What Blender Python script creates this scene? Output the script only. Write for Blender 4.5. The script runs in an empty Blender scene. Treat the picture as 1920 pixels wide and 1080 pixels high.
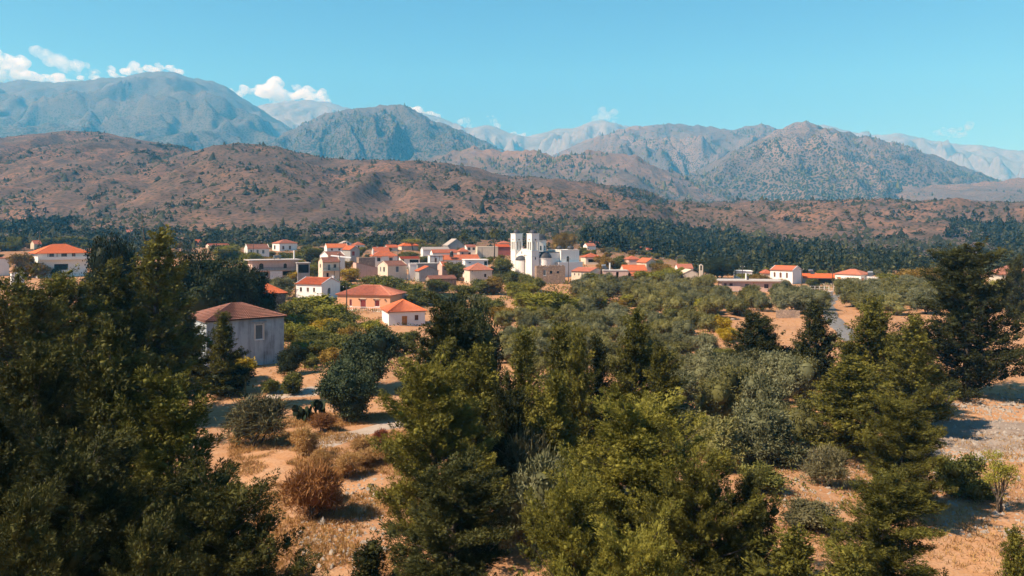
import bpy, math, random
import numpy as np
from mathutils import Vector, Matrix

# ------------------------------------------------------------------ camera, sky, sun, exposure
F = 1371.0          # focal length in photograph pixels (1920 wide)
HZ = 440.0          # photograph row of the true horizon
CAMZ = 18.0         # drone height above the valley floor
SUN_EL, SUN_AZ = math.radians(47.0), math.radians(-113.0)   # azimuth from +Y, clockwise
scene = bpy.context.scene
COL = scene.collection
cam_d = bpy.data.cameras.new('camera'); cam = bpy.data.objects.new('camera', cam_d); COL.objects.link(cam)
cam.location = (0, 0, CAMZ); cam.rotation_euler = (math.radians(90), 0, 0)
cam_d.sensor_width = 36.0; cam_d.lens = 36.0*F/1920.0
cam_d.shift_y = -(540.0-HZ)/1920.0
cam_d.clip_start = 0.5; cam_d.clip_end = 60000
scene.camera = cam
world = bpy.data.worlds.new('World'); scene.world = world; world.use_nodes = True
wn = world.node_tree; wn.nodes.clear()
sky = wn.nodes.new('ShaderNodeTexSky'); sky.sky_type = 'NISHITA'; sky.sun_disc = False
sky.sun_elevation = SUN_EL; sky.sun_rotation = SUN_AZ
sky.altitude = 400; sky.air_density = 1.0; sky.dust_density = 0.1; sky.ozone_density = 0.6
bg = wn.nodes.new('ShaderNodeBackground'); bg.inputs[1].default_value = 0.068
wo = wn.nodes.new('ShaderNodeOutputWorld')
grade = wn.nodes.new('ShaderNodeMix'); grade.data_type = 'RGBA'; grade.blend_type = 'MULTIPLY'; grade.inputs[0].default_value = 1.0
grade.inputs[7].default_value = (0.52, 0.88, 1.12, 1)      # the photograph's teal white balance of the clear sky
wn.links.new(sky.outputs[0], grade.inputs[6]); wn.links.new(grade.outputs[2], bg.inputs[0]); wn.links.new(bg.outputs[0], wo.inputs[0])
sl = bpy.data.lights.new('sun', 'SUN'); sl.energy = 5.0; sl.angle = math.radians(0.53); sl.color = (1.0, 0.91, 0.79)
so = bpy.data.objects.new('sun', sl); COL.objects.link(so)
sdir = Vector((math.sin(SUN_AZ)*math.cos(SUN_EL), math.cos(SUN_AZ)*math.cos(SUN_EL), math.sin(SUN_EL)))
so.rotation_euler = sdir.to_track_quat('Z', 'Y').to_euler(); so.location = sdir*200
vs = scene.view_settings; vs.view_transform = 'Standard'; vs.look = 'None'; vs.exposure = 0.8; vs.gamma = 1.0; vs.use_curve_mapping = False
scene.render.engine = 'CYCLES'
cy = scene.cycles; cy.max_bounces = 12; cy.diffuse_bounces = 3; cy.glossy_bounces = 2; cy.transmission_bounces = 4
cy.volume_bounces = 12; cy.transparent_max_bounces = 8; cy.use_denoising = True
try:
    cy.denoiser = 'OPENIMAGEDENOISE'; cy.denoising_prefilter = 'ACCURATE'
except Exception: pass
cy.use_adaptive_sampling = False
cy.sample_clamp_indirect = 4.0
random.seed(5); RNG = np.random.default_rng(5)

# ------------------------------------------------------------------ numpy helpers
def hash2(ix, iy, seed):
    h = (ix.astype(np.int64)*374761393 + iy.astype(np.int64)*668265263 + seed*144269) & 0x7fffffff
    h = ((h ^ (h >> 13))*1274126177) & 0x7fffffff
    h = (h ^ (h >> 16)) & 0x7fffffff
    return h/float(0x7fffffff)
def pnoise(x, y, seed=0):
    x = np.asarray(x, float); y = np.asarray(y, float)
    ix = np.floor(x); iy = np.floor(y); fx = x-ix; fy = y-iy
    ix = ix.astype(np.int64); iy = iy.astype(np.int64)
    u = fx*fx*fx*(fx*(fx*6-15)+10); v = fy*fy*fy*(fy*(fy*6-15)+10)
    def g(ax, ay, dx, dy):
        a = hash2(ax, ay, seed)*2*np.pi
        return np.cos(a)*dx + np.sin(a)*dy
    n00 = g(ix, iy, fx, fy); n10 = g(ix+1, iy, fx-1, fy); n01 = g(ix, iy+1, fx, fy-1); n11 = g(ix+1, iy+1, fx-1, fy-1)
    return ((n00*(1-u)+n10*u)*(1-v) + (n01*(1-u)+n11*u)*v)*1.5
def fbm(x, y, seed=0, octv=4, gain=0.5):
    s = 0.0; a = 1.0; f = 1.0
    for i in range(octv):
        s = s + a*pnoise(np.asarray(x)*f, np.asarray(y)*f, seed+i*17); a *= gain; f *= 2.03
    return s
def ridged(x, y, seed=0, octv=4, gain=0.5):
    s = 0.0; a = 1.0; f = 1.0
    for i in range(octv):
        s = s + a*(1-np.abs(pnoise(np.asarray(x)*f, np.asarray(y)*f, seed+i*31))*2); a *= gain; f *= 2.1
    return s
def sstep(a, b, x):
    t = np.clip((np.asarray(x, float)-a)/(b-a), 0, 1); return t*t*(3-2*t)

# ------------------------------------------------------------------ scene helpers
def np_mesh(name, V, Fc, tint=None, smooth=False, mats=(), fmat=None):
    """V (n,3); Fc (m,k) one face size"""
    me = bpy.data.meshes.new(name)
    V = np.ascontiguousarray(V, dtype=np.float32); Fc = np.ascontiguousarray(Fc, dtype=np.int32)
    m, k = Fc.shape
    me.vertices.add(len(V)); me.vertices.foreach_set('co', V.ravel())
    me.loops.add(m*k); me.loops.foreach_set('vertex_index', Fc.ravel())
    me.polygons.add(m); me.polygons.foreach_set('loop_start', np.arange(0, m*k, k, dtype=np.int32))
    if smooth: me.polygons.foreach_set('use_smooth', np.ones(m, dtype=bool))
    for mt in mats: me.materials.append(mt)
    if fmat is not None: me.polygons.foreach_set('material_index', np.asarray(fmat, dtype=np.int32))
    if tint is not None:
        at = me.attributes.new('tint', 'FLOAT', 'POINT'); at.data.foreach_set('value', np.asarray(tint, dtype=np.float32))
    me.update(calc_edges=True)
    return me
class MB:
    def __init__(s): s.v = []; s.f = []
    def add(s, vs, fs):
        o = len(s.v); s.v += [tuple(p) for p in vs]; s.f += [tuple(i+o for i in f) for f in fs]; return s
    def box(s, x0, x1, y0, y1, z0, z1):
        return s.add([(x0,y0,z0),(x1,y0,z0),(x1,y1,z0),(x0,y1,z0),(x0,y0,z1),(x1,y0,z1),(x1,y1,z1),(x0,y1,z1)],
                     [(0,3,2,1),(4,5,6,7),(0,1,5,4),(1,2,6,5),(2,3,7,6),(3,0,4,7)])
    def tube(s, pts, rad, n=6, cap=True):
        pts = [Vector(p) for p in pts]; o = len(s.v)
        for i, p in enumerate(pts):
            t = (pts[min(i+1, len(pts)-1)]-pts[max(i-1, 0)]).normalized()
            a = t.orthogonal().normalized() if abs(t.z) > .95 else t.cross(Vector((0,0,1))).normalized()
            b = t.cross(a); r = rad[i] if hasattr(rad, '__len__') else rad
            for k in range(n):
                q = 2*math.pi*k/n; s.v.append(tuple(p + a*(math.cos(q)*r) + b*(math.sin(q)*r)))
        for i in range(len(pts)-1):
            for k in range(n):
                s.f.append((o+i*n+k, o+i*n+(k+1) % n, o+(i+1)*n+(k+1) % n, o+(i+1)*n+k))
        if cap:
            s.f.append(tuple(o+k for k in range(n))[::-1]); s.f.append(tuple(o+(len(pts)-1)*n+k for k in range(n)))
        return s
    def lathe(s, prof, n=16, c=(0,0,0), a0=0.0, a1=2*math.pi):
        o = len(s.v); full = abs(a1-a0-2*math.pi) < 1e-6; cols = n if full else n+1
        for r, z in prof:
            for k in range(cols):
                q = a0+(a1-a0)*k/n; s.v.append((c[0]+r*math.cos(q), c[1]+r*math.sin(q), c[2]+z))
        for i in range(len(prof)-1):
            for k in range(n):
                k2 = (k+1) % cols
                s.f.append((o+i*cols+k, o+i*cols+k2, o+(i+1)*cols+k2, o+(i+1)*cols+k))
        return s
    def mesh(s, name, mat, smooth=False):
        me = bpy.data.meshes.new(name); me.from_pydata(s.v, [], s.f)
        if mat: me.materials.append(mat)
        if smooth: me.polygons.foreach_set('use_smooth', np.ones(len(me.polygons), dtype=bool))
        me.update(); return me
    def build(s, name, mat, parent=None, smooth=False):
        return link(name, s.mesh(name, mat, smooth), parent)
def link(name, data, parent=None, loc=None):
    o = bpy.data.objects.new(name, data); COL.objects.link(o)
    if parent is not None: o.parent = parent
    if loc is not None: o.location = loc
    return o
LABELS = []       # (object, base label, px, py) for things whose label still needs singling out
def tag(o, label, cat, group=None, kind=None):
    if label: o['label'] = label
    if cat: o['category'] = cat
    if group: o['group'] = group
    if kind: o['kind'] = kind
    return o
def structure(o, label=None):
    o['kind'] = 'structure'
    if label: o['label'] = label
    return o
def empty(name, loc, rz=0.0):
    o = link(name, None, None, loc); o.rotation_euler = (0, 0, rz); o.empty_display_size = 0.5; return o
def zat(py, Y): return CAMZ - (py-HZ)/F*Y
def xat(px, Y): return (px-960.0)/F*Y
def pix(x, y, z): return 960+F*x/y, HZ+F*(CAMZ-z)/y

# ------------------------------------------------------------------ materials
def nt(name):
    m = bpy.data.materials.new(name); m.use_nodes = True; t = m.node_tree; t.nodes.clear()
    out = t.nodes.new('ShaderNodeOutputMaterial'); return m, t, out
def N(t, typ, **kw):
    n = t.nodes.new(typ)
    for k, v in kw.items(): setattr(n, k, v)
    return n
def noise(t, scale, detail=4, rough=0.55, vec=None, dist=0.0):
    n = N(t, 'ShaderNodeTexNoise'); n.inputs['Scale'].default_value = scale; n.inputs['Detail'].default_value = detail
    n.inputs['Roughness'].default_value = rough; n.inputs['Distortion'].default_value = dist
    if vec is not None: t.links.new(vec, n.inputs['Vector'])
    return n.outputs['Fac']
def ramp(t, fac, stops, interp='LINEAR'):
    r = N(t, 'ShaderNodeValToRGB'); cr = r.color_ramp; cr.interpolation = interp
    while len(cr.elements) < len(stops): cr.elements.new(0.5)
    for e, (p, c) in zip(cr.elements, stops):
        e.position = p; e.color = (c, c, c, 1) if not hasattr(c, '__len__') else (*c, 1)
    t.links.new(fac, r.inputs['Fac']); return r.outputs['Color']
def mix(t, fac, a, b, mode='MIX'):
    m = N(t, 'ShaderNodeMix', data_type='RGBA', blend_type=mode)
    for s, v in ((m.inputs[0], fac), (m.inputs[6], a), (m.inputs[7], b)):
        if hasattr(v, 'is_linked'): t.links.new(v, s)
        elif hasattr(v, '__len__'): s.default_value = (*v, 1) if len(v) == 3 else v
        else: s.default_value = v
    return m.outputs[2]
def math_(t, op, a, b=0.0):
    m = N(t, 'ShaderNodeMath', operation=op)
    for s, v in ((m.inputs[0], a), (m.inputs[1], b)):
        if hasattr(v, 'is_linked'): t.links.new(v, s)
        else: s.default_value = v
    return m.outputs[0]
def princ(t, out, col, rough=0.85, spec=0.2, bump=None, bstr=0.3, bdist=0.05, metal=0.0):
    p = N(t, 'ShaderNodeBsdfPrincipled')
    if hasattr(col, 'is_linked'): t.links.new(col, p.inputs['Base Color'])
    else: p.inputs['Base Color'].default_value = (*col, 1)
    p.inputs['Roughness'].default_value = rough; p.inputs['Specular IOR Level'].default_value = spec; p.inputs['Metallic'].default_value = metal
    if bump is not None:
        b = N(t, 'ShaderNodeBump'); b.inputs['Strength'].default_value = bstr; b.inputs['Distance'].default_value = bdist
        t.links.new(bump, b.inputs['Height']); t.links.new(b.outputs[0], p.inputs['Normal'])
    t.links.new(p.outputs[0], out.inputs[0]); return p
def pos(t): return N(t, 'ShaderNodeNewGeometry').outputs['Position']
def objco(t): return N(t, 'ShaderNodeTexCoord').outputs['Object']
def foliage(name, dark, mid, lite, transl=0.07, bigscale=0.35):
    m, t, out = nt(name)
    a = N(t, 'ShaderNodeAttribute', attribute_name='tint').outputs['Fac']
    big = noise(t, bigscale, 2, 0.5, objco(t))
    r = N(t, 'ShaderNodeObjectInfo').outputs['Random']
    f = math_(t, 'ADD', math_(t, 'MULTIPLY', a, 0.55), math_(t, 'MULTIPLY', big, 0.45))
    f = math_(t, 'ADD', f, math_(t, 'MULTIPLY', math_(t, 'SUBTRACT', r, 0.5), 0.22))
    c = ramp(t, f, [(0.2, dark), (0.5, mid), (0.82, lite)])
    d = N(t, 'ShaderNodeBsdfDiffuse'); t.links.new(c, d.inputs[0])
    tr = N(t, 'ShaderNodeBsdfTranslucent'); t.links.new(mix(t, 1.0, c, (1.0, 0.95, 0.55), 'MULTIPLY'), tr.inputs[0])
    g = N(t, 'ShaderNodeBsdfGlossy'); g.inputs['Roughness'].default_value = 0.55; g.inputs[0].default_value = (0.5, 0.5, 0.45, 1)
    m1 = N(t, 'ShaderNodeMixShader'); m1.inputs[0].default_value = transl; t.links.new(d.outputs[0], m1.inputs[1]); t.links.new(tr.outputs[0], m1.inputs[2])
    m2 = N(t, 'ShaderNodeMixShader'); m2.inputs[0].default_value = 0.02; t.links.new(m1.outputs[0], m2.inputs[1]); t.links.new(g.outputs[0], m2.inputs[2])
    t.links.new(m2.outputs[0], out.inputs[0]); return m
M = {}
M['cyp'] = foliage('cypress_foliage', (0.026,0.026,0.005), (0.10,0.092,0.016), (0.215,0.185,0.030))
M['cypsun'] = foliage('sunlit_cypress_foliage', (0.036,0.036,0.006), (0.125,0.115,0.018), (0.25,0.215,0.034))  # brighter copy of the cypress green, sunlit look put into the colour
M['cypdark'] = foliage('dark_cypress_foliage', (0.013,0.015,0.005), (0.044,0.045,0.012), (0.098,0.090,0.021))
M['pine'] = foliage('oak_foliage', (0.009,0.013,0.006), (0.026,0.033,0.012), (0.058,0.064,0.02))
M['carob'] = foliage('carob_foliage', (0.018,0.027,0.013), (0.052,0.068,0.030), (0.11,0.125,0.052))
M['olive'] = foliage('olive_foliage', (0.050,0.052,0.022), (0.15,0.147,0.068), (0.27,0.26,0.14))
M['olivewarm'] = foliage('yellow_olive_foliage', (0.055,0.052,0.016), (0.17,0.155,0.048), (0.30,0.27,0.10))  # brighter yellow-olive variety, mixed at random through the groves
M['lime'] = foliage('fresh_green_foliage', (0.075,0.078,0.011), (0.19,0.18,0.022), (0.31,0.27,0.04))
M['green'] = foliage('garden_foliage', (0.040,0.045,0.010), (0.112,0.112,0.025), (0.21,0.185,0.042))
M['yellow'] = foliage('yellow_foliage', (0.14,0.10,0.010), (0.34,0.23,0.015), (0.50,0.36,0.03))
M['autumn'] = foliage('turning_foliage', (0.075,0.052,0.012), (0.20,0.125,0.02), (0.33,0.20,0.035))
M['dry'] = foliage('dry_scrub', (0.10,0.042,0.015), (0.23,0.10,0.035), (0.40,0.195,0.07), 0.15)
M['redbush'] = foliage('red_scrub', (0.10,0.03,0.015), (0.20,0.06,0.03), (0.30,0.10,0.045), 0.15)
M['dusty'] = foliage('dusty_scrub', (0.05,0.046,0.02), (0.115,0.10,0.045), (0.19,0.165,0.08))
M['farwood'] = foliage('far_wood_foliage', (0.013,0.019,0.008), (0.040,0.048,0.018), (0.125,0.118,0.036), 0.1, 0.02)
M['scrub'] = foliage('hill_scrub_foliage', (0.012,0.014,0.007), (0.026,0.029,0.013), (0.055,0.055,0.024), 0.05, 0.02)
M['grass'] = foliage('dry_grass', (0.24,0.128,0.05), (0.43,0.25,0.095), (0.58,0.38,0.16), 0.25, 0.4)
def bark():
    m, t, out = nt('bark'); o = objco(t); n = noise(t, 6, 5, 0.6, o)
    princ(t, out, ramp(t, n, [(0.3, (0.045,0.032,0.022)), (0.7, (0.14,0.105,0.075))]), 0.9, 0.1, n, 0.6, 0.03); return m
M['bark'] = bark()
def plaster(name, base, stain, amt=0.5, sc=0.6):
    m, t, out = nt(name); o = objco(t)
    mp = N(t, 'ShaderNodeMapping'); mp.inputs['Scale'].default_value = (1.6, 1.6, 0.22); t.links.new(o, mp.inputs[0])
    streak = noise(t, sc*2.2, 5, 0.65, mp.outputs[0]); blot = noise(t, sc, 5, 0.6, o)
    f = math_(t, 'MULTIPLY', math_(t, 'ADD', ramp(t, streak, [(0.45, 0.0), (0.72, 1.0)]), ramp(t, blot, [(0.48, 0.0), (0.75, 0.8)])), amt)
    c = mix(t, f, base, stain)
    princ(t, out, c, 0.9, 0.15, noise(t, 9, 3, 0.5, o), 0.25, 0.02); return m
M['white'] = plaster('white_plaster', (0.80,0.78,0.73), (0.55,0.50,0.43), 0.25)
M['bright'] = plaster('bright_white_plaster', (0.80,0.76,0.69), (0.60,0.54,0.46), 0.2)
M['cream'] = plaster('cream_plaster', (0.66,0.56,0.43), (0.42,0.33,0.24), 0.4)
M['peach'] = plaster('peach_plaster', (0.66,0.34,0.19), (0.50,0.25,0.14), 0.25)
M['pinkish'] = plaster('pale_pink_plaster', (0.58,0.40,0.32), (0.36,0.25,0.20), 0.4)
M['weathered'] = plaster('weathered_plaster', (0.36,0.405,0.42), (0.12,0.125,0.125), 0.7, 0.42)
M['greyp'] = plaster('grey_render', (0.34,0.33,0.31), (0.19,0.18,0.165), 0.5)
M['redwall'] = plaster('dusky_red_plaster', (0.42,0.13,0.10), (0.30,0.10,0.08), 0.3)
def stone(name, a, b, joint, sc):
    m, t, out = nt(name); o = objco(t)
    v = N(t, 'ShaderNodeTexVoronoi', feature='DISTANCE_TO_EDGE'); v.inputs['Scale'].default_value = sc; t.links.new(o, v.inputs['Vector'])
    vc = N(t, 'ShaderNodeTexVoronoi'); vc.inputs['Scale'].default_value = sc; t.links.new(o, vc.inputs['Vector'])
    bw = N(t, 'ShaderNodeRGBToBW'); t.links.new(vc.outputs['Color'], bw.inputs[0])
    c = mix(t, bw.outputs[0], a, b); c = mix(t, ramp(t, v.outputs['Distance'], [(0.0, 1.0), (0.09, 0.0)]), c, joint)
    c = mix(t, ramp(t, noise(t, 0.5, 4, 0.6, o), [(0.4, 0.0), (0.75, 0.5)]), c, joint)
    princ(t, out, c, 0.92, 0.1, v.outputs['Distance'], 0.6, 0.06); return m
M['stone'] = stone('rubble_stone', (0.42,0.30,0.21), (0.25,0.18,0.135), (0.16,0.115,0.085), 2.2)
M['stonegrey'] = stone('grey_rubble_stone', (0.25,0.23,0.20), (0.13,0.12,0.105), (0.09,0.08,0.07), 2.4)
def rooft(name, a, b, moss, amt):
    m, t, out = nt(name); o = objco(t)
    v = N(t, 'ShaderNodeTexVoronoi'); v.inputs['Scale'].default_value = 3.2; t.links.new(o, v.inputs['Vector'])
    bw = N(t, 'ShaderNodeRGBToBW'); t.links.new(v.outputs['Color'], bw.inputs[0])
    c = mix(t, bw.outputs[0], a, b)
    rnd = N(t, 'ShaderNodeObjectInfo').outputs['Random']
    c = mix(t, ramp(t, rnd, [(0.35, 0.0), (1.0, 0.65)]), c, (0.34,0.15,0.10)); c = mix(t, ramp(t, rnd, [(0.0, 0.35), (0.3, 0.0)]), c, (0.62,0.27,0.15))
    c = mix(t, math_(t, 'MULTIPLY', ramp(t, noise(t, 0.9, 6, 0.7, o), [(0.42, 0.0), (0.70, 1.0)]), amt), c, moss)
    princ(t, out, c, 0.85, 0.2, noise(t, 14, 2, 0.5, o), 0.2, 0.02); return m
M['roof'] = rooft('orange_roof_tile', (0.62,0.155,0.055), (0.46,0.105,0.04), (0.24,0.10,0.06), 0.55)
M['roofnew'] = rooft('bright_roof_tile', (0.74,0.19,0.055), (0.62,0.145,0.045), (0.40,0.13,0.06), 0.3)
M['roofold'] = rooft('weathered_roof_tile', (0.34,0.135,0.09), (0.23,0.09,0.062), (0.13,0.08,0.06), 0.7)
M['roofbrown'] = rooft('brown_roof_tile', (0.27,0.125,0.09), (0.18,0.08,0.06), (0.10,0.065,0.05), 0.6)
M['roofpink'] = rooft('faded_roof_tile', (0.60,0.22,0.13), (0.46,0.15,0.09), (0.28,0.13,0.09), 0.6)
def flat(name, col, rough=0.7, spec=0.3, var=0.15, metal=0.0):
    m, t, out = nt(name); n = noise(t, 3.0, 4, 0.6, objco(t))
    c = mix(t, ramp(t, n, [(0.35, 0.0), (0.7, 1.0)]), col, tuple(x*(1-var*2) for x in col)); princ(t, out, c, rough, spec, metal=metal); return m
M['concrete'] = flat('concrete', (0.42,0.39,0.35)); M['slab'] = flat('roof_slab', (0.50,0.44,0.39)); M['trim'] = flat('white_trim', (0.78,0.76,0.72), 0.6, 0.3, 0.05)
M['brownwood'] = flat('brown_wood', (0.16,0.075,0.045)); M['redwood'] = flat('red_painted_wood', (0.22,0.035,0.03)); M['greywood'] = flat('grey_shutter_paint', (0.15,0.17,0.17))
M['orangewood'] = flat('orange_varnished_wood', (0.50,0.20,0.05)); M['darkmetal'] = flat('dark_metal', (0.05,0.05,0.055), 0.5, 0.5); M['lead'] = flat('dome_lead', (0.05,0.05,0.057), 0.6, 0.3)
M['pole'] = flat('weathered_pole', (0.085,0.065,0.05)); M['steel'] = flat('steel', (0.5,0.5,0.5), 0.35, 0.5, 0.05, 0.6); M['awning'] = flat('awning_cloth', (0.70,0.66,0.62)); M['teal'] = flat('teal_sheet', (0.10,0.20,0.20))
M['glass'] = flat('window_glass', (0.025,0.03,0.035), 0.12, 0.6, 0.0); M['dark'] = flat('dark_interior', (0.02,0.018,0.016), 0.9, 0.05, 0.0)
M['rock'] = flat('limestone', (0.36,0.30,0.24), 0.9, 0.1, 0.2); M['tank'] = flat('black_tank', (0.02,0.02,0.022), 0.4, 0.4, 0.0)
def rockm():
    m, t, out = nt('track_gravel'); p = pos(t); n = noise(t, 0.6, 6, 0.65, p); n2 = noise(t, 7, 3, 0.6, p)
    princ(t, out, mix(t, math_(t,'MULTIPLY',n2,0.6), ramp(t, n, [(0.3,(0.36,0.28,0.215)),(0.7,(0.52,0.43,0.345))]), (0.24,0.165,0.115)), 0.95, 0.1, n2, 0.4, 0.05); return m
M['track'] = rockm()
M['gravel'] = M['track'].copy(); M['gravel'].name = 'rubble_gravel'
for n_ in M['gravel'].node_tree.nodes:
    if n_.type == 'VALTORGB': n_.color_ramp.elements[0].color = (0.20,0.15,0.115,1); n_.color_ramp.elements[1].color = (0.33,0.265,0.21,1)
def asphalt():
    m, t, out = nt('old_asphalt'); p = pos(t); princ(t, out, ramp(t, noise(t, 1.2, 5, 0.6, p), [(0.3,(0.12,0.11,0.105)),(0.7,(0.20,0.185,0.17))]), 0.9, 0.2); return m
M['asphalt'] = asphalt()

# ------------------------------------------------------------------ ground: valley floor, village rise and the brown foothills in one sheet
PROF_C = np.array([(-300,0),(0,0),(250,0),(300,1.0),(330,3.0),(420,8.8),(480,12),(600,18),(700,25),(850,36),(1000,46)], float)
PROF_R = np.array([(-300,0),(0,0),(300,0),(400,0),(450,1.0),(600,7),(800,20),(1000,40)], float)
def crest(pts):
    a = np.array(pts, float); return lambda px: np.interp(px, a[:, 0], a[:, 1])
C_L1 = crest([(-900,262),(-300,268),(0,258),(60,250),(140,243),(200,249),(260,261),(330,271),(350,277),(420,315),(560,380)])
C_L2 = crest([(-900,430),(0,420),(120,380),(240,330),(290,305),(330,291),(400,273),(450,268),(520,275),(570,287),(610,296),(700,300),(800,302),(860,310),(950,328),(1050,338),(1120,345),(1180,352),(1225,362),(1255,381),(1330,420),(1500,440)])
C_R = crest([(600,440),(900,425),(1100,400),(1250,384),(1350,379),(1500,375),(1620,373),(1750,374),(1920,379),(2400,385),(3000,390)])
HILLS = [(C_L1, 1750.0, 800.0, 3), (C_L2, 1350.0, 640.0, 11), (C_R, 1150.0, 700.0, 23)]
def gz(x, y):
    x = np.asarray(x, float); y = np.asarray(y, float); yy = np.maximum(y, 1.0)
    px = 960+F*x/np.maximum(yy, 60.0)
    k = sstep(1080, 1350, px)
    b = np.interp(yy, PROF_C[:,0], PROF_C[:,1])*(1-k) + np.interp(yy, PROF_R[:,0], PROF_R[:,1])*k
    b = b - np.maximum(yy-1000, 0)*0.03*0
    near = 1-sstep(180, 400, y)
    z = b + near*(0.55*fbm(x/22, y/22, 2, 3) + 0.10*pnoise(x/4, y/4, 8)) + (1-near)*2.2*fbm(x/90, y/90, 5, 3)*sstep(330, 520, y)
    base700 = z
    for cf, Yc, Yf, sd in (HILLS if y.max() > 630 else ()):
        zc = CAMZ + (HZ-cf(px))/F*Yc
        zf = np.interp(Yf, PROF_C[:,0], PROF_C[:,1])*(1-k) + np.interp(Yf, PROF_R[:,0], PROF_R[:,1])*k
        t = (y-Yf)/(Yc-Yf); tc = np.clip(t, 0, 1)
        s = tc*(1.18-0.18*tc)
        gul = (ridged(x/210+0.35*pnoise(x/300, y/300, sd), y/460, sd, 4)-0.9)*20*np.sin(np.pi*np.clip(tc, 0, 1))**0.8
        h = zf-1 + (zc-zf)*s + gul + 2.5*fbm(x/40, y/40, sd+5, 3)*np.clip(tc*4, 0, 1) - np.maximum(y-Yc, 0)*0.42
        h = np.where(t > 0, h, -50)
        z = np.maximum(z, h) if Yf != 0 else z
    far = sstep(1900, 2600, y)
    return z*(1-far) + 5*far
def gz1(x, y): return float(gz(np.array([x]), np.array([y]))[0])
def ground_mesh():
    us = np.concatenate([np.linspace(-1.6, -0.82, 30, endpoint=False), np.linspace(-0.82, 0.82, 310), np.linspace(0.82, 1.6, 31)[1:]])
    ys = np.concatenate([np.linspace(-120, 20, 15, endpoint=False), np.linspace(20, 110, 90, endpoint=False), np.geomspace(110, 420, 110, endpoint=False),
                         np.geomspace(420, 1900, 175, endpoint=False), np.geomspace(1900, 9300, 14)])
    U, Y = np.meshgrid(us, ys); X = U*(np.maximum(Y, 0)+45)
    Z = gz(X, Y)
    nr, nc = X.shape; V = np.stack([X.ravel(), Y.ravel(), Z.ravel()], 1)
    i = np.arange((nr-1)*(nc-1)); r = i//(nc-1); c = i % (nc-1); a = r*nc+c
    return np_mesh('ground', V, np.stack([a, a+1, a+nc+1, a+nc], 1), smooth=True)
def ground_mat():
    m, t, out = nt('dry_ground'); p = pos(t)
    sep = N(t, 'ShaderNodeSeparateXYZ'); t.links.new(p, sep.inputs[0])
    n1 = noise(t, 0.09, 6, 0.6, p); n2 = noise(t, 0.9, 6, 0.65, p); n3 = noise(t, 6.0, 4, 0.6, p)
    near = mix(t, ramp(t, n1, [(0.40, 0.0), (0.60, 1.0)]), (0.44,0.225,0.105), (0.34,0.17,0.082))
    near = mix(t, ramp(t, n2, [(0.42, 0.0), (0.68, 1.0)]), near, (0.45,0.265,0.15))
    near = mix(t, math_(t, 'MULTIPLY', ramp(t, n3, [(0.45, 0.0), (0.7, 1.0)]), 0.45), near, (0.16,0.08,0.04))
    # hillside: brown scrubland with bare orange soil and grey rock
    h1 = noise(t, 0.006, 6, 0.6, p, 0.4); h2 = noise(t, 0.035, 6, 0.7, p); h3 = noise(t, 0.22, 4, 0.7, p)
    soil = mix(t, ramp(t, h2, [(0.40, 0.0), (0.62, 1.0)]), (0.085,0.060,0.047), (0.135,0.088,0.064))
    hill = mix(t, ramp(t, math_(t, 'ADD', math_(t, 'MULTIPLY', h1, 0.6), math_(t, 'MULTIPLY', h2, 0.4)), [(0.49, 0.0), (0.62, 0.9)]), soil, (0.22,0.118,0.07))
    v = N(t, 'ShaderNodeTexVoronoi'); v.inputs['Scale'].default_value = 0.20; v.inputs['Randomness'].default_value = 1.0; t.links.new(p, v.inputs['Vector'])
    scr = math_(t, 'MULTIPLY', ramp(t, v.outputs['Distance'], [(0.30, 1.0), (0.52, 0.0)]), ramp(t, h3, [(0.30, 0.0), (0.52, 1.0)]))
    hill = mix(t, scr, hill, (0.045,0.040,0.026))
    v2 = N(t, 'ShaderNodeTexVoronoi'); v2.inputs['Scale'].default_value = 0.065; t.links.new(p, v2.inputs['Vector'])
    hill = mix(t, math_(t, 'MULTIPLY', ramp(t, v2.outputs['Distance'], [(0.18, 1.0), (0.36, 0.0)]), ramp(t, h2, [(0.48, 0.0), (0.62, 0.8)])), hill, (0.055,0.052,0.030))
    hill = mix(t, ramp(t, noise(t, 0.05, 7, 0.75, p), [(0.62, 0.0), (0.72, 0.7)]), hill, (0.22,0.18,0.15))
    ramp_d = N(t, 'ShaderNodeMapRange'); ramp_d.inputs[1].default_value = 330; ramp_d.inputs[2].default_value = 520; t.links.new(sep.outputs[1], ramp_d.inputs[0])
    c = mix(t, ramp_d.outputs[0], near, hill)
    bmp = math_(t, 'ADD', math_(t, 'MULTIPLY', n2, 0.4), math_(t, 'MULTIPLY', n3, 0.15))
    princ(t, out, c, 0.95, 0.08, bmp, 0.6, 0.35); return m
gm = ground_mesh(); gm.materials.append(ground_mat())
structure(link('ground', gm), 'dry grassy valley floor rising into brown foothills')

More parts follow.
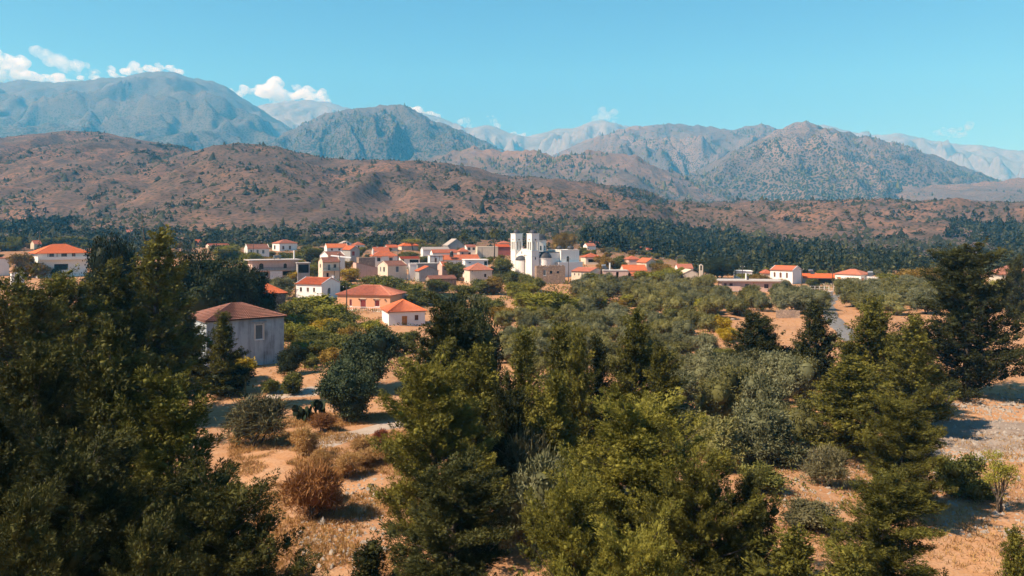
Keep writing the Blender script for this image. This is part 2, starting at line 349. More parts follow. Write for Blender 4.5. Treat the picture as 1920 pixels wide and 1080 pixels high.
# ------------------------------------------------------------------ mountains, each a range at its own distance
def mount_mat(name, rock, rock2, wood, cover, lo, hi, dot=0.02, grass=None):
    """cover: how much wood; lo..hi: heights (m) between which the wood thins out"""
    m, t, out = nt(name); p = pos(t); sep = N(t, 'ShaderNodeSeparateXYZ'); t.links.new(p, sep.inputs[0])
    n1 = noise(t, 0.0016, 8, 0.62, p, 0.6); n2 = noise(t, 0.012, 6, 0.7, p); n3 = noise(t, 0.05, 4, 0.7, p)
    c = mix(t, ramp(t, n2, [(0.35, 0.0), (0.65, 1.0)]), rock, rock2)
    if grass: c = mix(t, ramp(t, n1, [(0.45, 0.0), (0.58, 1.0)]), c, grass)
    c = mix(t, ramp(t, n3, [(0.5, 0.0), (0.72, 0.55)]), c, tuple(x*1.35 for x in rock))
    mr = N(t, 'ShaderNodeMapRange'); mr.inputs[1].default_value = lo; mr.inputs[2].default_value = hi; mr.inputs[3].default_value = 1.0; mr.inputs[4].default_value = 0.0; t.links.new(sep.outputs[2], mr.inputs[0])
    w = math_(t, 'ADD', math_(t, 'MULTIPLY', mr.outputs[0], 0.42), math_(t, 'MULTIPLY', n1, 0.75))
    w = math_(t, 'ADD', w, cover-0.5)
    v = N(t, 'ShaderNodeTexVoronoi'); v.inputs['Scale'].default_value = dot; t.links.new(p, v.inputs['Vector'])
    thr = math_(t, 'SUBTRACT', math_(t, 'MULTIPLY', w, 1.25), v.outputs['Distance'])
    c = mix(t, ramp(t, thr, [(0.18, 0.0), (0.34, 1.0)]), c, wood)
    princ(t, out, c, 0.95, 0.05, math_(t, 'ADD', n2, math_(t, 'MULTIPLY', n3, 0.4)), 1.0, 8.0); return m
MNT = []
def mountain(label, pts, Yc, Yf, zb, amp, seed, mat, wl, px0=None, px1=None, ncol=300, nrow=90, power=1.0, rough=9.0):
    cf = crest(pts); px0 = pts[0][0] if px0 is None else px0; px1 = pts[-1][0] if px1 is None else px1
    pxs = np.linspace(px0, px1, ncol); t = np.concatenate([np.linspace(0, 1, nrow), np.linspace(1, 1.35, 10)[1:]])
    PX, T = np.meshgrid(pxs, t)
    Yw = Yc*(1+0.05*fbm(PX/420, PX*0+seed, seed, 2)); Y = Yf + (Yw-Yf)*T
    X = (PX-960)/F*Y
    zc = CAMZ + (HZ-cf(PX))/F*Yw
    tc = np.clip(T, 0, 1); s = tc**power*(1.12-0.12*tc)
    w = np.sin(np.pi*tc**0.9)**0.9
    wx = 0.9*fbm(X/(1.7*wl), Y/(1.7*wl), seed+3, 3); wy = 0.9*fbm(X/(1.7*wl)+9, Y/(1.7*wl), seed+5, 3)
    g = 0.55*(ridged(X/wl/1.8+wx, Y/(wl*3.2)+wy, seed, 4, 0.42)-0.9) + 0.55*fbm(X/wl/1.1+wy, Y/(wl*1.5), seed+9, 5)
    z = zb + np.maximum(zc-zb, 4)*s + amp*1.15*g*w*np.clip((zc-zb)/500, 0.15, 1.2) + rough*fbm(X/60, Y/60, seed+7, 3)*np.clip(T*3, 0, 1)*(0.5+0.8*tc**8) - np.maximum(T-1, 0)*(Yw-Yf)*0.5
    nr, nc = X.shape; V = np.stack([X.ravel(), Y.ravel(), z.ravel()], 1)
    i = np.arange((nr-1)*(nc-1)); r = i//(nc-1); c = i % (nc-1); a = r*nc+c
    me = np_mesh('mountain', V, np.stack([a, a+1, a+nc+1, a+nc], 1), smooth=True, mats=[mat])
    o = structure(link('mountain', me), label); MNT.append((o, V.reshape(nr, nc, 3))); return o
MT = {
 'big': mount_mat('bald_mountain_rock', (0.115,0.102,0.088), (0.082,0.074,0.061), (0.035,0.045,0.028), 0.42, 300, 1300, 0.075),
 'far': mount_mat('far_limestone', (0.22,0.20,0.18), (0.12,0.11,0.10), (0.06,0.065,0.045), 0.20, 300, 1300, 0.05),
 'wood': mount_mat('wooded_mountain', (0.115,0.094,0.074), (0.086,0.070,0.054), (0.022,0.034,0.020), 0.52, 150, 800, 0.09),
 'mid': mount_mat('grassy_spur', (0.135,0.102,0.080), (0.098,0.078,0.060), (0.026,0.036,0.020), 0.25, 60, 500, 0.10, (0.19,0.125,0.088)),
 'cone': mount_mat('speckled_mountain', (0.127,0.102,0.084), (0.090,0.074,0.060), (0.025,0.034,0.020), 0.36, 150, 900, 0.10, (0.185,0.135,0.103)),
}
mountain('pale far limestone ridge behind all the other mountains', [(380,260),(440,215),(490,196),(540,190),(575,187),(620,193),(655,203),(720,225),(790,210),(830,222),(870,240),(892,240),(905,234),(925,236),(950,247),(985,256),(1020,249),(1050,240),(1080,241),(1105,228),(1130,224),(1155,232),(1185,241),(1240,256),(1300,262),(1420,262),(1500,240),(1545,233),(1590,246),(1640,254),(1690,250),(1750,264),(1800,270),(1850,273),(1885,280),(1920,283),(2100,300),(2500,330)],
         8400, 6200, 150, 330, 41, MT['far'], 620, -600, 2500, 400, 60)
mountain('big bald mountain with rounded grey summit at the far left', [(-900,210),(-500,180),(-200,165),(0,155),(40,150),(90,154),(140,153),(190,147),(235,146),(265,138),(300,134),(330,137),(365,148),(400,152),(425,163),(445,178),(470,192),(500,212),(540,238),(600,275),(700,320),(800,370)],
         6000, 3000, 60, 150, 7, MT['big'], 520, ncol=340, nrow=95, power=0.92)
mountain('wooded grey ridge left of the cone shaped mountain', [(980,330),(1040,290),(1100,262),(1160,244),(1200,237),(1250,233),(1285,234),(1330,239),(1370,243),(1405,237),(1430,232),(1460,241),(1500,262),(1600,300),(1750,360)],
         5200, 3300, 60, 150, 19, MT['cone'], 430, ncol=300)
mountain('dark wooded dome shaped mountain behind the village', [(380,380),(480,295),(530,255),(570,230),(610,214),(650,208),(700,200),(735,197),(757,198),(780,208),(810,226),(850,240),(885,254),(925,274),(980,300),(1060,345)],
         4600, 2700, 40, 140, 29, MT['wood'], 420, ncol=300)
mountain('brown cone shaped mountain with speckled scrub at the right', [(1180,380),(1260,342),(1310,318),(1360,295),(1420,265),(1455,245),(1485,234),(1512,229),(1535,236),(1570,245),(1620,256),(1680,268),(1740,287),(1790,306),(1850,330),(1920,352),(2050,375),(2300,390)],
         3900, 2300, 30, 130, 53, MT['cone'], 400, ncol=320, nrow=100, power=0.95)
mountain('low grassy brown spurs below the far peaks', [(560,380),(640,330),(720,308),(800,300),(850,283),(890,276),(930,281),(1000,284),(1050,291),(1100,287),(1160,284),(1195,292),(1230,312),(1270,326),(1330,352),(1420,385)],
         2800, 2000, 20, 60, 61, MT['mid'], 300, ncol=260)
mountain('long low scrubby slope under the right hand mountains', [(1480,400),(1600,370),(1700,352),(1800,345),(1880,338),(1960,330),(2300,320),(2700,330)],
         3000, 2100, 20, 50, 67, MT['mid'], 300, ncol=160, nrow=60)

# trees speckled over the nearer mountains: one uncountable mass
def blob_mass(name, P, S, mat, seed, sub=1, asp=1.0):
    """P (n,3) base points, S (n,) widths -> one mesh of small rough crowns"""
    r = np.random.default_rng(seed)
    base = np.array([(1,0,0),(0.3,0.95,0),(-0.8,0.6,0),(-0.8,-0.6,0),(0.3,-0.95,0),(0,0,1)], float)
    fc = np.array([(0,1,5),(1,2,5),(2,3,5),(3,4,5),(4,0,5)])
    n = len(P); B = np.repeat(base[None], n, 0)
    B = B*(1+0.35*r.standard_normal((n, 6, 1))) + 0.12*r.standard_normal((n, 6, 3))
    a = r.uniform(0, 6.28, n); ca, sa = np.cos(a)[:,None], np.sin(a)[:,None]
    x = B[:,:,0]*ca-B[:,:,1]*sa; y = B[:,:,0]*sa+B[:,:,1]*ca
    h = S*asp*r.uniform(0.7, 1.4, n)
    V = np.stack([P[:,0:1]+x*S[:,None]*0.5, P[:,1:2]+y*S[:,None]*0.5, P[:,2:3]-0.15*S[:,None]+np.abs(B[:,:,2])*h[:,None]], 2)
    Fc = (fc[None]+(np.arange(n)*6)[:,None,None]).reshape(-1, 3)
    return np_mesh(name, V.reshape(-1, 3), Fc, tint=np.repeat(r.uniform(0, 1, n), 6), mats=[mat])
def mountain_trees():
    PP, SS = [], []
    r = np.random.default_rng(77)
    for (o, G), cnt, lo, hi, s0, s1, sd in ((MNT[3], 17000, 60, 900, 8, 15, 1), (MNT[4], 17000, 40, 760, 7, 13, 2), (MNT[5], 6000, 30, 400, 6, 11, 3), (MNT[2], 10000, 80, 900, 8, 15, 4), (MNT[6], 2500, 30, 400, 5, 10, 5)):
        nr, nc, _ = G.shape; i = r.uniform(0, nr-12, cnt); j = r.uniform(0, nc-2, cnt); a = i.astype(int); b = j.astype(int)
        fi = (i-a)[:,None]; fj = (j-b)[:,None]
        P = (G[a,b]*(1-fj)+G[a,b+1]*fj)*(1-fi)+(G[a+1,b]*(1-fj)+G[a+1,b+1]*fj)*fi
        d = fbm(P[:,0]/300, P[:,1]/300, sd*9, 4)*1.25 + 0.30 - (P[:,2]-lo)/(hi-lo)*0.35
        k = r.uniform(-0.15, 0.85, cnt) < d
        PP.append(P[k]); SS.append(r.uniform(s0, s1, k.sum()))
    me = blob_mass('mountain_trees', np.concatenate(PP), np.concatenate(SS), M['farwood'], 4)
    tag(link('mountain_forest', me), 'dark trees speckled over the mountain slopes', 'forest', kind='stuff')
mountain_trees()

# ------------------------------------------------------------------ clouds banked behind the ridges (outside the haze)
def cloud_mat():
    m, t, out = nt('cloud_vapour'); v = N(t, 'ShaderNodeVolumePrincipled')
    v.inputs['Color'].default_value = (1, 1, 1, 1); v.inputs['Anisotropy'].default_value = 0.2; v.inputs['Absorption Color'].default_value = (1, 1, 1, 1)
    p = pos(t); n = noise(t, 0.006, 5, 0.65, p)
    d = math_(t, 'MULTIPLY', ramp(t, n, [(0.43, 0.0), (0.66, 1.0)]), 0.022)
    t.links.new(d, v.inputs['Density']); t.links.new(v.outputs[0], out.inputs['Volume']); return m
CLM = cloud_mat()
def cloud_mat_thin():
    m = CLM.copy(); m.name = 'thin_cloud_vapour'
    for n in m.node_tree.nodes:
        if n.type == 'MATH' and n.operation == 'MULTIPLY': n.inputs[1].default_value = 0.006
    return m
CLT = cloud_mat_thin()
def cloud(label, puffs, Y, seed, mat, thick=500):
    r = np.random.default_rng(seed); bm = MB()
    import bmesh
    b = bmesh.new()
    for px, py, wr in puffs:
        n = 7
        for k in range(n):
            rr = wr/F*Y*r.uniform(0.45, 1.0)
            x = xat(px, Y)+r.normal()*wr/F*Y*0.55; z = zat(py, Y)+r.normal()*wr/F*Y*0.3; y = Y+r.normal()*thick*0.3
            mt = Matrix.Translation((x, y, z)) @ Matrix.Diagonal((rr, rr*1.1, rr*0.8, 1))
            bmesh.ops.create_icosphere(b, subdivisions=2, radius=1.0, matrix=mt)
    me = bpy.data.meshes.new('cloud'); b.to_mesh(me); b.free()
    o = link('cloud', me); md = o.modifiers.new('r', 'REMESH'); md.mode = 'VOXEL'; md.voxel_size = 28
    dg = bpy.context.evaluated_depsgraph_get(); me2 = bpy.data.meshes.new_from_object(o.evaluated_get(dg)); o.modifiers.clear(); o.data = me2
    V = np.empty(len(me2.vertices)*3, np.float32); me2.vertices.foreach_get('co', V); V = V.reshape(-1, 3)
    nn = np.empty(len(me2.vertices)*3, np.float32); me2.vertices.foreach_get('normal', nn); nn = nn.reshape(-1, 3)
    V = V + nn*(26*fbm(V[:,0]/130+V[:,1]/300, V[:,2]/130, seed, 4))[:,None]
    me2.vertices.foreach_set('co', V.astype(np.float32).ravel()); me2.materials.clear(); me2.materials.append(mat); me2.update()
    tag(o, label, 'cloud', 'clouds behind the ridges')
cloud('tall white cloud bank behind the bald mountain at the left edge', [(-60,125,34),(0,120,24),(18,134,24),(45,141,18),(75,147,13),(105,150,11),(135,151,10),(165,151,9),(185,152,8)], 11000, 1, CLM)
cloud('white cloud sitting on the rounded bald summit', [(190,147,7),(215,143,8),(240,137,10),(262,130,11),(290,130,10),(318,129,9),(332,137,9)], 11000, 2, CLM)
cloud('broad white cloud between bald mountain and far ridge', [(455,175,12),(490,172,18),(530,173,20),(570,176,18),(600,184,16)], 10800, 3, CLM)
cloud('small white cloud beside the dark wooded dome', [(782,207,9),(800,212,9),(815,218,7)], 10500, 4, CLM)
cloud('tiny cloud above the far saddle', [(868,228,9),(880,233,7)], 10500, 5, CLT)
cloud('wispy cloud plume over the small far cone', [(922,222,8),(928,232,9),(932,240,8)], 10600, 6, CLT)
cloud('tiny white cloud low in the notch of the far ridge', [(962,252,7),(975,256,7)], 10400, 7, CLM)
cloud('white cloud cap on the pale rocky peak', [(1118,218,9),(1135,215,12),(1143,224,9)], 10600, 8, CLT)
cloud('thin torn cloud floating above the left cloud bank', [(85,105,16),(115,112,16),(150,122,14),(105,125,12)], 11600, 9, CLT)
cloud('faint wisp of cloud in the open sky at the right', [(1775,245,10),(1795,243,10),(1790,255,8)], 11600, 10, CLT)

# ------------------------------------------------------------------ haze: the air between camera and mountains
def haze():
    m, t, out = nt('haze_air'); v = N(t, 'ShaderNodeVolumePrincipled')
    v.inputs['Color'].default_value = (0.11, 0.55, 1.0, 1); v.inputs['Density'].default_value = 1.35e-4; v.inputs['Anisotropy'].default_value = 0.0
    v.inputs['Absorption Color'].default_value = (1, 1, 1, 1)
    t.links.new(v.outputs[0], out.inputs['Volume'])
    b = MB().box(-16200, 16200, -300, 9700, -40, 2150)
    o = b.build('haze', m); o['kind'] = 'stuff'; o['label'] = 'thin blue haze over the valley'
haze()

# ------------------------------------------------------------------ houses
LAND = []          # (px, py, short phrase) landmarks used to tell trees apart
FOOT = []          # (x, y, radius) footprints to keep plants out of
def lerp(a, b, t): return tuple(a[i]+(b[i]-a[i])*t for i in range(3))
FACES = {'F': lambda w, d: ((0, 0), (1, 0), (0, -1), w), 'R': lambda w, d: ((w, 0), (0, 1), (1, 0), d),
         'B': lambda w, d: ((w, d), (-1, 0), (0, 1), w), 'L': lambda w, d: ((0, d), (0, -1), (-1, 0), d)}
def fpt(face, w, d, u, z, out=0.0):
    o, dr, n, ln = FACES[face](w, d); return (o[0]+dr[0]*u+n[0]*out, o[1]+dr[1]*u+n[1]*out, z)
def wall_face(mb, face, w, d, z0, z1, rects, depth=0.22):
    """one wall with real openings and reveals; rects (u0,u1,za,zb,arch)"""
    ln = FACES[face](w, d)[3]
    us = sorted({0.0, ln, *[q for r in rects for q in r[:2]]}); zs = sorted({z0, z1, *[q for r in rects for q in r[2:4]]})
    for i in range(len(us)-1):
        for j in range(len(zs)-1):
            uc, zc = (us[i]+us[i+1])/2, (zs[j]+zs[j+1])/2
            if any(r[0] < uc < r[1] and r[2] < zc < r[3] for r in rects): continue
            mb.add([fpt(face,w,d,us[i],zs[j]), fpt(face,w,d,us[i+1],zs[j]), fpt(face,w,d,us[i+1],zs[j+1]), fpt(face,w,d,us[i],zs[j+1])], [(0,1,2,3)])
    for r in rects:
        u0, u1, a, b = r[:4]; P = [(u0,a),(u1,a),(u1,b),(u0,b)]
        for k in range(4):
            p, q = P[k], P[(k+1) % 4]
            mb.add([fpt(face,w,d,*p), fpt(face,w,d,*q), fpt(face,w,d,*q,-depth), fpt(face,w,d,*p,-depth)], [(3,2,1,0)])
        if len(r) > 4 and r[4]:
            rad = (u1-u0)/2; cx = (u0+u1)/2; sp = b-rad; n = 6
            for sg in (-1, 1):
                pts = [(cx+sg*rad, b)] + [(cx+sg*rad*math.cos(math.pi/2*k/n), sp+rad*math.sin(math.pi/2*k/n)) for k in range(n+1)]
                vv = [fpt(face,w,d,p[0],p[1],-0.004) for p in pts]; mb.add(vv, [tuple(range(len(vv)))])
def opening(root, face, w, d, r, kind, col):
    """fill an opening with its window, shutters or door"""
    u0, u1, a, b = r[:4]
    def bx(mb, ua, ub, za, zb, o0, o1):
        vs = [fpt(face,w,d,u,z,o) for o in (o0, o1) for (u, z) in ((ua,za),(ub,za),(ub,zb),(ua,zb))]
        mb.add(vs, [(3,2,1,0),(4,5,6,7),(0,1,5,4),(1,2,6,5),(2,3,7,6),(3,0,4,7)])
    if kind == 'o':
        m = MB(); bx(m, u0+.01, u1-.01, a+.01, b-.01, -0.9, -0.75); m.build('dark_opening', M['dark'], root); return
    fr = MB(); t = 0.07
    bx(fr, u0+.002, u0+t, a+.002, b-.002, -.17, -.06); bx(fr, u1-t, u1-.002, a+.002, b-.002, -.17, -.06)
    bx(fr, u0+t, u1-t, b-t, b-.002, -.168, -.062)
    if kind == 'd':
        o = MB(); bx(o, u0+t, (u0+u1)/2-.01, a+.004, b-t, -.15, -.10); bx(o, (u0+u1)/2+.01, u1-t, a+.004, b-t, -.15, -.10)
        dr = o.build('door', M[col], root); fr.build('door_frame', M['trim'] if col != 'brownwood' else M['brownwood'], dr); return
    bx(fr, u0+t, u1-t, a+.002, a+t, -.168, -.062)
    if kind == 's':
        o = fr.build('window', M['trim'], root)
        s = MB()
        for ua, ub in ((u0+t, (u0+u1)/2-.012), ((u0+u1)/2+.012, u1-t)):
            bx(s, ua, ub, a+t, b-t, -.14, -.10)
            nl = max(3, int((b-a)/0.18))
            for k in range(nl):
                zz = a+t+(b-a-2*t)*(k+.25)/nl; bx(s, ua+.05, ub-.05, zz, zz+(b-a)/nl*.45, -.10, -.075)
        s.build('shutter', M[col], o)
    else:
        bx(fr, (u0+u1)/2-.03, (u0+u1)/2+.03, a+t, b-t, -.166, -.064); bx(fr, u0+t, (u0+u1)/2-.03, a+(b-a)*.62, a+(b-a)*.62+.05, -.164, -.066); bx(fr, (u0+u1)/2+.03, u1-t, a+(b-a)*.62, a+(b-a)*.62+.05, -.164, -.066)
        o = fr.build('window', M[col], root)
        g = MB(); bx(g, u0+.02, u1-.02, a+.02, b-.02, -.19, -.172); g.build('pane', M['glass'], o)
    sl = MB(); bx(sl, u0-.1, u1+.1, a-.09, a-.004, -.05, .09); sl.build('sill', M['trim'], o)
def slope(mb, A, B, C, D, course=0.42, wave=0.0, lift=0.09):
    """tile courses from eave AB up to ridge DC"""
    A, B, C, D = map(Vector, (A, B, C, D)); n = (B-A).cross(D-A).normalized()
    L = max((D-A).length, (C-B).length)
    if (C-D).length < 0.05: L = ((C+D)/2-(A+B)/2).length
    nc = max(4, int(L/course))
    for k in range(nc):
        t0, t1 = k/nc, min(1.0, (k+1.12)/nc)
        a, b, c, e = A.lerp(D, t0), B.lerp(C, t0), B.lerp(C, t1), A.lerp(D, t1)
        m = max(1, int((b-a).length/wave*4)) if wave else 1
        rows = []
        for (p, q, of, wv) in ((a, b, lift-0.09, 0), (a, b, lift, 1), (c, e, 0.012, 1)):
            row = []
            for i in range(m+1):
                s = i/m; P = p.lerp(q, s) if (p, q) != (c, e) else e.lerp(c, s)
                x = (P-A).dot((B-A).normalized())
                w = (0.045*math.cos(2*math.pi*x/wave)) if (wave and wv) else 0
                row.append(P+n*(of+w))
            rows.append(row)
        for r0, r1 in ((rows[0], rows[1]), (rows[1], rows[2])):
            o = len(mb.v); mb.v += [tuple(p) for p in r0+r1]
            for i in range(m): mb.f.append((o+i, o+i+1, o+m+1+i+1, o+m+1+i))
def roof_parts(root, w, d, hz, kind, rh, mat, wave, ov=0.35, gable_mat=None, wallmb=None, caps=True):
    mb = MB(); cap = MB()
    x0, x1, y0, y1 = -ov, w+ov, -ov, d+ov
    zt = hz+rh; ze = hz-ov*rh/(max(min(w, d)/2, .5))*0.6
    if kind == 'hip':
        k = min(w, d)/2
        if w >= d: R0, R1 = (x0+k+ov, d/2, zt), (x1-k-ov, d/2, zt)
        else: R0, R1 = (w/2, y0+k+ov, zt), (w/2, y1-k-ov, zt)
        if w >= d:
            S = [((x0,y0,ze),(x1,y0,ze),R1,R0), ((x1,y1,ze),(x0,y1,ze),R0,R1), ((x0,y1,ze),(x0,y0,ze),R0,R0), ((x1,y0,ze),(x1,y1,ze),R1,R1)]
            H = [((x0,y0,ze),R0),((x0,y1,ze),R0),((x1,y0,ze),R1),((x1,y1,ze),R1),(R0,R1)]
        else:
            S = [((x0,y0,ze),(x1,y0,ze),R0,R0), ((x1,y1,ze),(x0,y1,ze),R1,R1), ((x0,y1,ze),(x0,y0,ze),R0,R1), ((x1,y0,ze),(x1,y1,ze),R1,R0)]
            H = [((x0,y0,ze),R0),((x1,y0,ze),R0),((x0,y1,ze),R1),((x1,y1,ze),R1),(R0,R1)]
    elif kind == 'gx':
        gx = 0.12; R0, R1 = (-gx, d/2, zt), (w+gx, d/2, zt)
        S = [((-gx,y0,ze),(w+gx,y0,ze),R1,R0), ((w+gx,y1,ze),(-gx,y1,ze),R0,R1)]; H = [(R0,R1)]
        for xx, fl in ((0.001, 0), (w-0.001, 1)): wallmb.add([(xx,0,hz),(xx,d,hz),(xx,d/2,zt-.03)], [(0,2,1) if fl == 0 else (0,1,2)])
    elif kind == 'gy':
        gy = 0.12; R0, R1 = (w/2, -gy, zt), (w/2, d+gy, zt)
        S = [((x0,y1,ze),(x0,-gy,ze),R0,R1), ((x1,-gy,ze),(x1,y1,ze),R1,R0)]; H = [(R0,R1)]
        S[0] = ((x0,d+gy,ze),(x0,-gy,ze),R0,R1); S[1] = ((x1,-gy,ze),(x1,d+gy,ze),R1,R0)
        for yy, fl in ((0.001, 1), (d-0.001, 0)): wallmb.add([(0,yy,hz),(w,yy,hz),(w/2,yy,zt-.03)], [(0,1,2) if fl else (0,2,1)])
    elif kind == 'lean':      # falls towards the front
        S = [((-.1,y0,hz),(w+.1,y0,hz),(w+.1,d+.1,zt),(-.1,d+.1,zt))]; H = []
        wallmb.add([(0,0,hz),(0,d,hz),(0,d,zt-.03)], [(0,2,1)]).add([(w,0,hz),(w,d,hz),(w,d,zt-.03)], [(0,1,2)]).add([(0,d,hz),(w,d,hz),(w,d,zt-.03),(0,d,zt-.03)], [(3,2,1,0)])
    elif kind == 'leanR':     # falls towards the right
        S = [((x1,-.1,hz),(x1,d+.1,hz),(-.1,d+.1,zt),(-.1,-.1,zt))]; H = []
        wallmb.add([(0,0,hz),(w,0,hz),(0,0,zt-.03)], [(0,1,2)]).add([(0,d,hz),(w,d,hz),(0,d,zt-.03)], [(0,2,1)]).add([(0,0,hz),(0,d,hz),(0,d,zt-.03),(0,0,zt-.03)], [(3,2,1,0)])
    for s in S: slope(mb, *s, wave=wave, course=.62 if wave > .28 else .42, lift=.17 if wave > .28 else .09)
    for s in S:   # boarded underside
        mb.add([tuple(Vector(p)-Vector((0,0,.10))) for p in s], [(3,2,1,0)])
    ro = mb.build('roof', M[mat], root)
    if caps and H:
        for p, q in H: cap.tube([tuple(Vector(p)+Vector((0,0,.05))), tuple(Vector(q)+Vector((0,0,.05)))], 0.13 if wave else 0.11, 6)
        cap.build('ridge_cap', M[mat], ro)
    return ro
NH = [0]
def house(label, pxL, pxC, pxR, side, eave, ridge, Y, a_rel, roof='hip', wall='white', tiles='roof', wins=(), d=None, phrase=None, cat='house', name='house', ov=0.35, wave=None, sunk=1.5, parapet=0.0, chimney=None, gtrim=None, base=None):
    """pixel extents -> a real building at depth Y. side: which end wall shows. wins: (face, px0, px1, py0, py1, kind, colour)"""
    az = math.atan((pxC-960)/F); ar = math.radians(a_rel); a = (ar if side == 'L' else -ar)-az
    fw = (pxR-pxC) if side == 'L' else (pxC-pxL); sw = (pxC-pxL) if side == 'L' else (pxR-pxC)
    k = Y/F/math.cos(az)
    w = fw*k/math.cos(ar)*math.cos(az); dd = d if d else max(2.5, sw*k/max(math.sin(ar), .12)*math.cos(az))
    cx, cyy = xat(pxC, Y), Y
    dx, dy = math.cos(a), math.sin(a)
    if side == 'R': cx -= dx*w; cyy -= dy*w
    mx, my = cx+dx*w/2-dy*dd/2, cyy+dy*w/2+dx*dd/2
    g = gz1(mx, my) if base is None else base
    root = empty(name, (cx, cyy, g), a)
    tag(root, label, cat, None)
    hz = zat(eave, Y)-g; hz = max(hz, 1.6)
    if wave is None: wave = 0.26 if Y < 210 else 0.0
    rects = {f: [] for f in 'FRBL'}; fills = []
    span = {'F': (pxC, pxR, w) if side == 'L' else (pxL, pxC, w), 'L': (pxL, pxC, dd), 'R': (pxC, pxR, dd)}
    for q in wins:
        f, p0, p1, q0, q1, kd, colr = q[:7]; s0, s1, ln = span[f]
        u0, u1 = (p0-s0)/(s1-s0)*ln, (p1-s0)/(s1-s0)*ln
        za, zb = zat(q1, Y)-g, zat(q0, Y)-g; zb = min(zb, hz-.12); za = max(za, 0.05) if kd != 'd' else max(0.02, za)
        u0 = max(u0, .15); u1 = min(u1, ln-.15)
        if u1-u0 < .3 or zb-za < .3: continue
        arch = len(q) > 7 and q[7]; rects[f].append((u0, u1, za, zb, arch)); fills.append((f, (u0, u1, za, zb), kd, colr))
    mb = MB()
    for f in 'FRBL': wall_face(mb, f, w, dd, -sunk, hz, rects[f], 0.95 if any(x[2] == 'o' for x in fills) else 0.22)
    rh = zat(ridge, Y+dd*0.5)-g-hz
    if roof == 'flat':
        r = MB().box(-ov, w+ov, -ov, dd+ov, hz+.002, hz+.28)
        if parapet:
            for (xa, xb, ya, yb) in ((-ov,w+ov,-ov,-ov+.2),(-ov,w+ov,dd+ov-.2,dd+ov),(-ov,-ov+.2,-ov+.201,dd+ov-.201),(w+ov-.2,w+ov,-ov+.201,dd+ov-.201)): r.box(xa, xb, ya, yb, hz+.281, hz+.28+parapet)
        r.build('roof', M[tiles], root)
    else:
        roof_parts(root, w, dd, hz, roof, max(rh, .5), tiles, wave, ov, wallmb=mb)
    mb.build('wall', M[wall], root)
    if gtrim:      # raised white verge on the gables
        for xx in (-.13, w-.07):
            tr = MB()
            for s in (0, 1):
                y0, y1 = (0, dd/2) if s == 0 else (dd, dd/2)
                tr.tube([(xx+.1, y0, hz+.08), (xx+.1, y1, hz+rh+.14)], .13, 4)
            tr.build('verge', M[gtrim], root)
    for f, r, kd, colr in fills: opening(root, f, w, dd, r, kd, colr)
    if chimney:
        for cu, cv, ch, cs in chimney:
            m = MB(); zt = hz+max(rh, .3)*0.6; m.box(w*cu-cs, w*cu+cs, dd*cv-cs, dd*cv+cs, hz-.2 if roof != 'flat' else hz+.3, zt+ch); m.box(w*cu-cs*1.25, w*cu+cs*1.25, dd*cv-cs*1.25, dd*cv+cs*1.25, zt+ch+.002, zt+ch+.12)
            m.build('chimney', M['white'], root)
    FOOT.append((mx, my, 0.5*math.hypot(w, dd)))
    pmid = (pxL+pxR)/2
    if phrase: LAND.append((pmid, (eave+20), phrase))
    return root, w, dd, hz
def heater(parent_xyz, label, rz=0.4):
    """solar water heater: tilted panel, tank, legs"""
    r = empty('solar_heater', parent_xyz, rz); tag(r, label, 'water heater', 'rooftop water heaters')
    MB().add([(-.9,-.9,.2),(.9,-.9,.2),(.9,.3,1.15),(-.9,.3,1.15),(-.9,-.85,.12),(.9,-.85,.12),(.9,.35,1.07),(-.9,.35,1.07)], [(0,1,2,3),(7,6,5,4),(0,4,5,1),(1,5,6,2),(2,6,7,3),(3,7,4,0)]).build('solar_panel', M['darkmetal'], r)
    MB().tube([(-.8,.55,1.45),(.8,.55,1.45)], .32, 10).build('tank', M['steel'], r)
    for x in (-.7, .7): MB().tube([(x,.55,0),(x,.55,1.2)], .04, 4).build('leg', M['steel'], r)

# --- front row
h2 = house('weathered pale blue house with hipped red roof standing nearest among the conifers', 354, 387, 530, 'L', 602, 572, 97, 15, 'hip', 'weathered', 'roofbrown',
      [('F',475,490,616,645,'s','greywood')], phrase='the weathered blue house', ov=.3, wave=0.30, base=0.0)
m = MB(); w_, d_ = h2[1], h2[2]
uc = (482.5-387)/143*w_; m.box(uc-1.0, uc+1.0, -.22, -.003, zat(612,97), zat(609.5,97)); m.build('lintel', M['greyp'], h2[0])
m = MB(); 
for sg in (-1, 1): m.box(uc+sg*.62-.07, uc+sg*.62+.07, -.05, -.004, zat(646,97), zat(614,97))
m.build('window_surround', M['cream'], h2[0])
house('grey stone house with orange hipped roof half hidden by the dark tree', 448, 470, 533, 'L', 551, 530, 150, 14, 'hip', 'stonegrey', 'roof', [('F',501,511,561,583,'s','greywood')], phrase='the grey stone house', d=9)
house('white gabled house with low red roof and dark doorway in its end wall', 556, 603, 638, 'R', 533, 521, 200, 37, 'gx', 'white', 'roof',
      [('F',563,567,540,548,'w','brownwood'),('F',575.5,580,540,548.5,'s','brownwood'),('F',587.5,591,540,548,'w','brownwood'),('R',614,620,541,553,'d','greywood',1)], phrase='the white gabled house', gtrim='trim', chimney=[(.9,.75,.9,.25)])
ph = house('peach coloured house with long faded hipped roof and dark red shutters', 632, 731.5, 736, 'R', 553.5, 536, 172, 24, 'hip', 'peach', 'roofpink',
      [('F',655,660,563,576,'s','redwood'),('F',676,686.5,563,581.5,'d','redwood'),('F',703,712,563.5,575.5,'s','redwood')], phrase='the peach house', d=9)
w_, hz_ = ph[1], ph[3]
for u in (.42, .70, .91):
    MB().box(w_*u-.12, w_*u+.12, -.25, -.003, hz_-1.25, hz_-.95).build('wall_lamp', M['brownwood'], ph[0])
